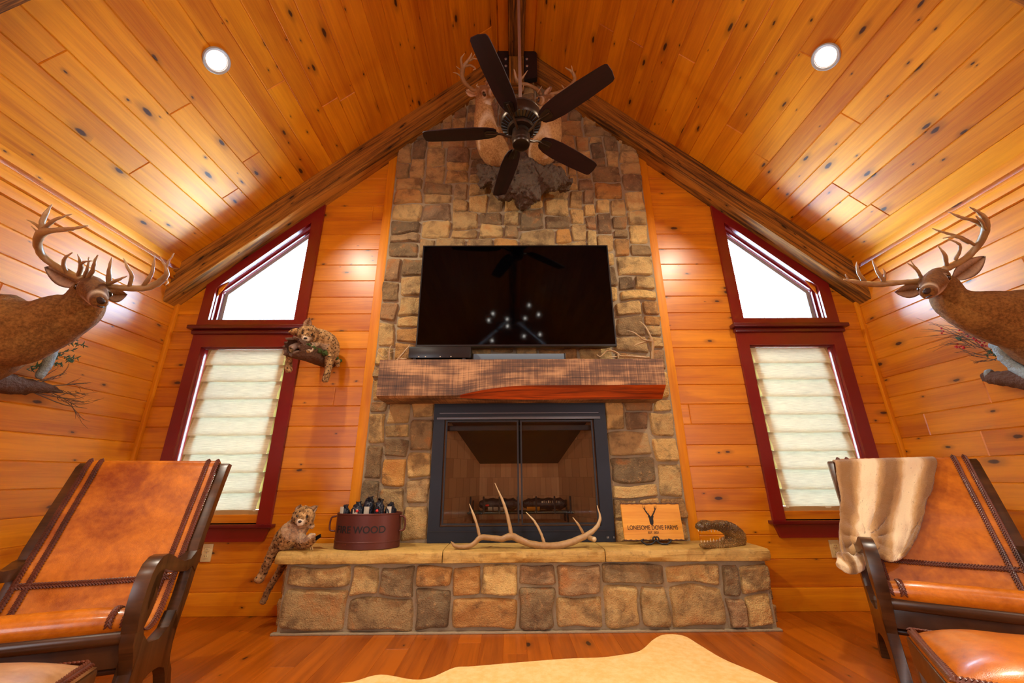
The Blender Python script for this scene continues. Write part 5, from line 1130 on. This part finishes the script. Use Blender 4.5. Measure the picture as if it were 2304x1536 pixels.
LOW = [(.358, .24), (.342, .173), (.362, .13), (.405, .085), (.445, 0), (.375, 0), (.361, .047), (.336, .09), (.309, .121), (.251, .144), (.206, .151), (.158, .152), (.12, .145), (.07, .09), (.02, 0), (-.06, 0), (-.02, .12), (.005, .21), (-.02, .27), (-.045, .315), (-.05, .36), (.0, .363), (.029, .326), (.083, .284), (.18, .267), (.257, .286), (.30, .34), (.34, .30)]
ARM = [(.46, .535), (.424, .569), (.378, .560), (.329, .538), (.26, .540), (.187, .561), (.103, .592), (.06, .602), (.02, .599), (-.02, .580), (-.045, .545), (-.058, .499), (-.066, .444), (-.060, .393), (-.05, .355), (.0, .36), (.028, .394), (.046, .433), (.044, .468), (.024, .49), (.004, .494), (.010, .47), (.014, .445), (.004, .42), (-.010, .415), (-.020, .45), (-.014, .50), (.0, .53), (.026, .548), (.06, .546), (.102, .533), (.197, .512), (.260, .498), (.311, .492), (.371, .502), (.42, .47)]
SLING = [(.625, .972), (.600, .984), (.575, .975), (.545, .905), (.50, .81), (.455, .715), (.415, .62), (.378, .545), (.343, .465), (.305, .385), (.265, .325), (.215, .300), (.155, .305), (.10, .335), (.060, .375), (.035, .405), (.010, .415), (-.015, .400), (-.022, .375), (-.010, .345)]
def chair(label, loc, yaw):
    t = thing('leather_armchair', label, 'armchair', (*loc, 0), yaw)
    def ext(poly, u0, u1, name, mat='darkwood', bev=.005):
        bm = BM(); prism(bm, [Vector((u0, v, z)) for v, z in poly], (u1-u0, 0, 0))
        bmesh.ops.triangulate(bm, faces=[f for f in bm.faces if len(f.verts) > 4])
        es = [e for e in bm.edges if e.is_manifold and e.calc_face_angle(0) > .9 and abs(e.verts[0].co.x-e.verts[1].co.x) < 1e-5]
        try: bmesh.ops.bevel(bm, geom=es, offset=bev, segments=2, affect='EDGES', profile=.7, clamp_overlap=True)
        except Exception: pass
        return obj(name, bm, mat, t, 30, local=True)
    for s in (-1, 1):
        u0, u1 = sorted((s*.288, s*.332)); ext(RAIL, u0, u1, 'back_rail'); ext(LOW, u0, u1, 'leg')
        u0, u1 = sorted((s*.286, s*.336)); ext(ARM, u0, u1, 'armrest')
    bm = BM(); tube(bm, [(-.30, -.012, .338), (-.1, -.014, .338), (.1, -.014, .338), (.30, -.012, .338)], [(.022, .026)]*4, 16, up=(0, 0, 1)); obj('front_rail', bm, 'darkwood', t, 60, local=True)
    bm = BM(); box(bm, (-.30, .0, .235), (.30, .022, .318), 0, .004); obj('apron', bm, 'darkwood', t, local=True)
    bm = BM(); tube(bm, [(-.29, .61, .945), (.29, .61, .945)], [(.016, .024)]*2, 14, up=(0, 0, 1)); obj('top_rail', bm, 'darkwood', t, 60, local=True)
    for v_, z_ in ((.38, .2), (.10, .20)): bm = BM(); tube(bm, [(-.29, v_, z_), (.29, v_, z_)], .014, 12); obj('stretcher', bm, 'darkwood', t, 60, local=True)
    # sling
    prof = cat(SLING, 5); bm = BM(); nu = 24; rows_ = []
    def surf(u, k, off=0.):
        p = prof[min(len(prof)-1, k)]; q = prof[min(len(prof)-1, k+1)] if k < len(prof)-1 else p; o_ = prof[max(0, k-1)]
        tv, tz = q[0]-o_[0], q[1]-o_[1]; L_ = math.hypot(tv, tz) or 1; nv, nz = tz/L_, -tv/L_   # normal to the sitter's side
        m = u/.285; sag = -.016*(1-m*m) if 10 < k < len(prof)-34 else 0.0
        puff = .014*(1-abs(m)**6) if k > len(prof)-30 else 0
        return Vector((u, p[0]-nv*0+(nv)*(0), p[1]))+Vector((0, nv, nz))*(off+puff+sag)*1.0
    # make sure the normal looks forward and up
    def side(): 
        k = 30; p, q = prof[k], prof[k+1]; nv = (q[1]-p[1]); return -1 if nv > 0 else 1
    sg = side()
    def S(u, k, off=0.):
        p = prof[min(len(prof)-1, k)]; q = prof[min(len(prof)-1, k+1)]; o_ = prof[max(0, k-1)]; tv, tz = q[0]-o_[0], q[1]-o_[1]; L_ = math.hypot(tv, tz) or 1; nv, nz = tz/L_, -tv/L_
        m = u/.285; K = len(prof); sag = -.014*(1-m*m)*math.sin(math.pi*min(1, max(0, (k-8)/(K-38)))) ; puff = .016*(1-abs(m)**6)*math.sin(math.pi*min(1, max(0, (k-(K-36))/36)))
        return Vector((u, p[0], p[1]))+Vector((0, nv, nz))*(off+sag+puff)
    for th in (.004, -.006):
        rows_.append([[bm.verts.new(S(-.285+.57*i/nu, k, th)) for i in range(nu+1)] for k in range(len(prof))])
    A, B = rows_
    for R2 in (A, B):
        for a, b in zip(R2, R2[1:]):
            for i in range(nu): bm.faces.new((a[i], a[i+1], b[i+1], b[i]))
    for a, b in ((A, B),):
        for k in range(len(prof)-1):
            for i in (0, nu): bm.faces.new((a[k][i], a[k+1][i], b[k+1][i], b[k][i]))
        for k in (0, len(prof)-1):
            for i in range(nu): bm.faces.new((a[k][i], a[k][i+1], b[k][i+1], b[k][i]))
    sl = obj('leather_sling', bm, 'leather', t, 60, local=True)
    K = len(prof)
    nrm = (0, -.85, .5)
    for s in (-1, 1):
        for uu_ in (.236, .280): lacing('lacing', [S(s*uu_, k, .005) for k in range(8, K-1, 4)], nrm, sl, .011)
    kc = min(range(K), key=lambda k: abs(prof[k][1]-.465)+abs(prof[k][0]-.343))
    lacing('lacing', [S(u, kc, .005) for u in (-.28, -.2, -.1, 0, .1, .2, .28)], nrm, sl, .012)
    return t, S, K
chair('caramel leather plantation armchair with dark scrolled arms left of the hearth', (-1.723, 1.692), .318)
RT = (1.993, 1.952); RY = -.564
chair('caramel leather plantation armchair with a fur throw over its back, right side', RT, RY)
def ottoman(label, loc, yaw, w=.60, d=.46, h=.34, dome=.085, lm='leather'):
    t = thing('leather_ottoman', label, 'ottoman', (*loc, 0), yaw)
    for a in (-1, 1):
        for b in (-1, 1): bm = BM(); box(bm, (a*(w/2-.025)-.022, b*(d/2-.025)-.022, 0), (a*(w/2-.025)+.022, b*(d/2-.025)+.022, h-.06), 0, .005); obj('leg', bm, 'darkwood', t, local=True)
    bm = BM(); box(bm, (-w/2, -d/2, h-.09), (w/2, d/2, h-.0), 0, .008); obj('frame', bm, 'darkwood', t, local=True)
    bm = BM(); nx, ny = 28, 22; G = []
    for i in range(nx+1):
        row = []
        for j in range(ny+1):
            a, b = 2*i/nx-1, 2*j/ny-1; e = (1-abs(a)**2.6)*(1-abs(b)**2.6); z = h+.004+dome*max(0, e)**.6+noise.noise(Vector((a*2, b*2, 3)))*.008*e
            row.append(bm.verts.new((a*(w/2-.004), b*(d/2-.004), z)))
        G.append(row)
    for a, b in zip(G, G[1:]):
        for j in range(ny): bm.faces.new((a[j], b[j], b[j+1], a[j+1]))
    rim = [G[i][0] for i in range(nx+1)]+[G[nx][j] for j in range(1, ny+1)]+[G[i][ny] for i in range(nx-1, -1, -1)]+[G[0][j] for j in range(ny-1, 0, -1)]
    bm.faces.new(rim[::-1]); cu = obj('cushion', bm, lm, t, 180, local=True)
    for p, q, n in (((-w/2, -d/2), (w/2, -d/2), (0, -.6, .8)), ((-w/2, d/2), (w/2, d/2), (0, .6, .8)), ((-w/2, -d/2), (-w/2, d/2), (-.6, 0, .8)), ((w/2, -d/2), (w/2, d/2), (.6, 0, .8))):
        k = .94; lacing('lacing', [Vector((p[0]*k+(q[0]-p[0])*k*u, p[1]*k+(q[1]-p[1])*k*u, h+.020)) for u in (0, .33, .66, 1)], n, cu, .012)
    return t
def toW(o, yaw, u, v): return (o[0]+u*math.cos(yaw)-v*math.sin(yaw), o[1]+u*math.sin(yaw)+v*math.cos(yaw))
ottoman('caramel leather ottoman with laced edge before the right armchair', toW(RT, RY, -.035, -.73), RY)
ottoman('pale worn leather ottoman at the bottom left before the left armchair', toW((-1.723, 1.692), .318, .04, -.50), .318, .60, .46, .325, .085, 'leather_pale')
# fur throw over the right armchair
Ry = Matrix.Rotation(RY, 3, 'Z'); fz = Ry @ Vector((0, -.90, .435)); p0 = Vector((*toW(RT, RY, 0, .345), .465))+fz*.03
def onback(px, py, off=0.):
    d = ray(px, py); q = p0+fz*off; return CAM+d*((q-CAM).dot(fz)/d.dot(fz))
t = thing('fur_throw', 'cream and tan striped faux fur throw draped over the right armchair back', 'throw blanket', onback(1990, 1045))
LE = [(1880, 1050), (1884, 1085), (1891, 1120), (1892, 1160), (1887, 1200), (1887, 1235), (1895, 1262)]; RE = [(2109, 1040), (2101, 1085), (2091, 1130), (2083, 1165), (2077, 1195), (2070, 1222), (2056, 1245)]
BE = [(0, 1262), (.08, 1278), (.2, 1286), (.32, 1272), (.42, 1256), (.55, 1256), (.68, 1264), (.8, 1262), (.92, 1250), (1, 1232)]
def bedge(u):
    for (a, y0), (b, y1) in zip(BE, BE[1:]):
        if u <= b: return y0+(y1-y0)*(u-a)/(b-a)
    return BE[-1][1]
bm = BM(); uvl = bm.loops.layers.uv.verify(); nu, nv = 56, 60; G = []; le = cat(LE, 10); re_ = cat(RE, 10); UVd = {}
for j in range(-14, nv+1):
    row = []
    for i in range(nu+1):
        u = i/nu; v = max(0, j)/nv; k = min(len(le)-1, int(v*(len(le)-1))); a, b = le[k], re_[k]
        py = 1046+(bedge(u)-1046)*v-(6*u if v < .2 else 0)*(1-v*5 if v < .2 else 0); px = a[0]+(b[0]-a[0])*u
        if v > .62:     # gathered over the arm
            g = (v-.62)/.38; px += (1952-px)*.05*g
        gath = max(0, v-.5)*2; wr_ = math.sin(u*17+v*3)*.012*gath+noise.noise(Vector((u*5, v*4, 2)))*.016+noise.noise(Vector((u*14, v*9, 4)))*.004*(1+gath)
        dx_, dy_ = px-1950, py-1212; rr_ = math.hypot(dx_, dy_); wr_ += .011*math.sin(math.atan2(dy_, dx_)*11)*math.exp(-(rr_/75)**2)*min(1, rr_/45)**1.5
        off = .014+wr_+.03*gath
        p = onback(px, py, off)
        if j < 0:     # over the top rail and down behind
            q = -j/14; ang = min(1, q*2.2)*math.pi; bk = Ry @ Vector((0, 1, 0)); p = onback(px, py, off)
            p = p+bk*(.055*(1-math.cos(ang))*.9)+Vector((0, 0, .02*math.sin(ang)))-Vector((0, 0, max(0, q-.45)*.42))
        x = bm.verts.new(p); UVd[x] = (u*.70-.07+.02*math.sin(v*3), v*.5); row.append(x)
    G.append(row)
for a, b in zip(G, G[1:]):
    for i in range(nu):
        f = bm.faces.new((a[i], b[i], b[i+1], a[i+1]))
        for l in f.loops: l[uvl].uv = UVd[l.vert]
for v in bm.verts: v.co += Vector((noise.noise(v.co*90), noise.noise(v.co*90+Vector((5, 0, 0))), noise.noise(v.co*90+Vector((0, 5, 0)))))*.0018
o_ = obj('blanket', bm, 'throw', t, 180); sm = o_.modifiers.new('thick', 'SOLIDIFY'); sm.thickness = .014; sm.offset = 1
bm = BM()   # rolled hem bunched outside the arm
ctube(bm, [(onback(1892, 1250, .05), .022), (onback(1898, 1270, .06), .030), (onback(1915, 1278, .07), .030), (onback(1932, 1268, .07), .028), (onback(1940, 1248, .07), .022)], 12, 5)
ctube(bm, [(onback(1905, 1248, .085), .020), (onback(1915, 1262, .09), .022), (onback(1928, 1255, .09), .016)], 10, 4)
b = fuse(bm, .007, 2, lambda c: noise.noise(c*25)*.008+noise.noise(c*70)*.003); uvl = b.loops.layers.uv.verify()
for f in b.faces:
    for l in f.loops: l[uvl].uv = (l.vert.co.x*6, l.vert.co.z*3)
obj('gathered_fold', b, 'throw', t, 180)
# ------------------------------------------------------------------ cowhide rug
O_ = [(794, 1536), (856, 1520), (929, 1531), (971, 1526), (1023, 1504), (1065, 1501), (1169, 1492), (1273, 1484), (1351, 1481), (1393, 1476), (1440, 1466), (1471, 1440), (1497, 1429), (1538, 1432), (1575, 1453), (1627, 1484), (1700, 1515), (1742, 1535)]
P_ = [tuple(at(x, y, 2, .004))[:2] for x, y in O_]+[(1.27, 2.03), (1.10, 1.8), (1.0, 1.45), (1.0, 1.1), (1.1, .82), (.85, .7), (.4, .55), (-.1, .6), (-.5, .75), (-.85, .72), (-.8, 1.1), (-.72, 1.6), (-.9, 2.0), (-.86, 2.2)]
P_ = [tuple(p) for p in cat([(*p, 0) for p in P_], 5)]
t = thing('cowhide_rug', 'pale cream cowhide rug with a wavy edge on the wood floor before the hearth', 'rug', (.25, 1.6, 0))
bm = BM(); prism(bm, [Vector((p[0], p[1], .001)) for p in P_], (0, 0, .008)); bmesh.ops.triangulate(bm, faces=[f for f in bm.faces if len(f.verts) > 4])
cl = bm.verts.layers.float_color.new('tint')
for v in bm.verts: v[cl] = (1, 1, 1, 1)
obj('hide', bm, 'rug', t, 30)
# ------------------------------------------------------------------ outlets
for px, py, lab in ((466, 1243, 'ivory wall outlet under the left red window'), (1879, 1234, 'ivory wall outlet under the right red window beside the fur throw')):
    p = at(px, py, 1, YW-.003); t = thing('wall_outlet', lab, 'outlet', p)
    bm = BM(); box(bm, (p.x-.036, YW-.008, p.z-.058), (p.x+.036, YW-.0005, p.z+.058), 0, .003); obj('cover_plate', bm, 'ivory', t)
    for s in (-1, 1):
        bm = BM(); box(bm, (p.x-.017, YW-.011, p.z+s*.022-.014), (p.x+.017, YW-.007, p.z+s*.022+.014), 0, .004); rc = obj('receptacle', bm, 'ivory', t)
        for k in (-1, 1): bm = BM(); box(bm, (p.x+k*.006-.0012, YW-.0118, p.z+s*.022-.004), (p.x+k*.006+.0012, YW-.0108, p.z+s*.022+.006)); obj('slot', bm, 'plasdark', rc, 0)
    bm = BM(); lathe(bm, [(.003, 0), (.003, .0015)], (p.x, YW-.008, p.z), 10, axis=(0, -1, 0)); obj('screw', bm, 'steel', t)
# ------------------------------------------------------------------ chandelier behind the camera, seen only as points in the television
t = thing('chandelier', 'ring chandelier of small bulbs seen only as bright points mirrored in the television', 'chandelier', (.1, -2.3, 5.1))
B_ = []
for px, py in ((1191, 683), (1141, 707), (1182, 709), (1110, 715), (1210, 718), (1101, 731), (1142, 744), (1180, 746), (1215, 752), (1106, 757)):
    q = at(px, py, 1, 2*TY+2.3); B_.append(Vector((q.x, -2.3+.35*math.cos(px*.11+py*.05), q.z)))
ct = Vector((.1, -2.3, 4.05)); bm = BM(); tube(bm, [ct+Vector((.4*math.cos(a), .4*math.sin(a), 0)) for a in [i*math.pi/16 for i in range(33)]], .012, 8); obj('ring', bm, 'black', t, 60)
bm = BM(); tube(bm, [ct-Vector((0, 0, .1)), (ct.x, ct.y, 5.1)], .008, 8); obj('rod', bm, 'black', t)
gm_ = glow('bulb_glow', (1, .95, .86, 1), 110)
for p in B_:
    bm = BM(); tube(bm, [ct, Vector((p.x, p.y, ct.z)), p-Vector((0, 0, .02))], .005, 6); obj('arm', bm, 'black', t, 60)
    bm = BM(); ball(bm, p, (.014, .014, .022), sub=2); obj('bulb', bm, gm_, t, 180)
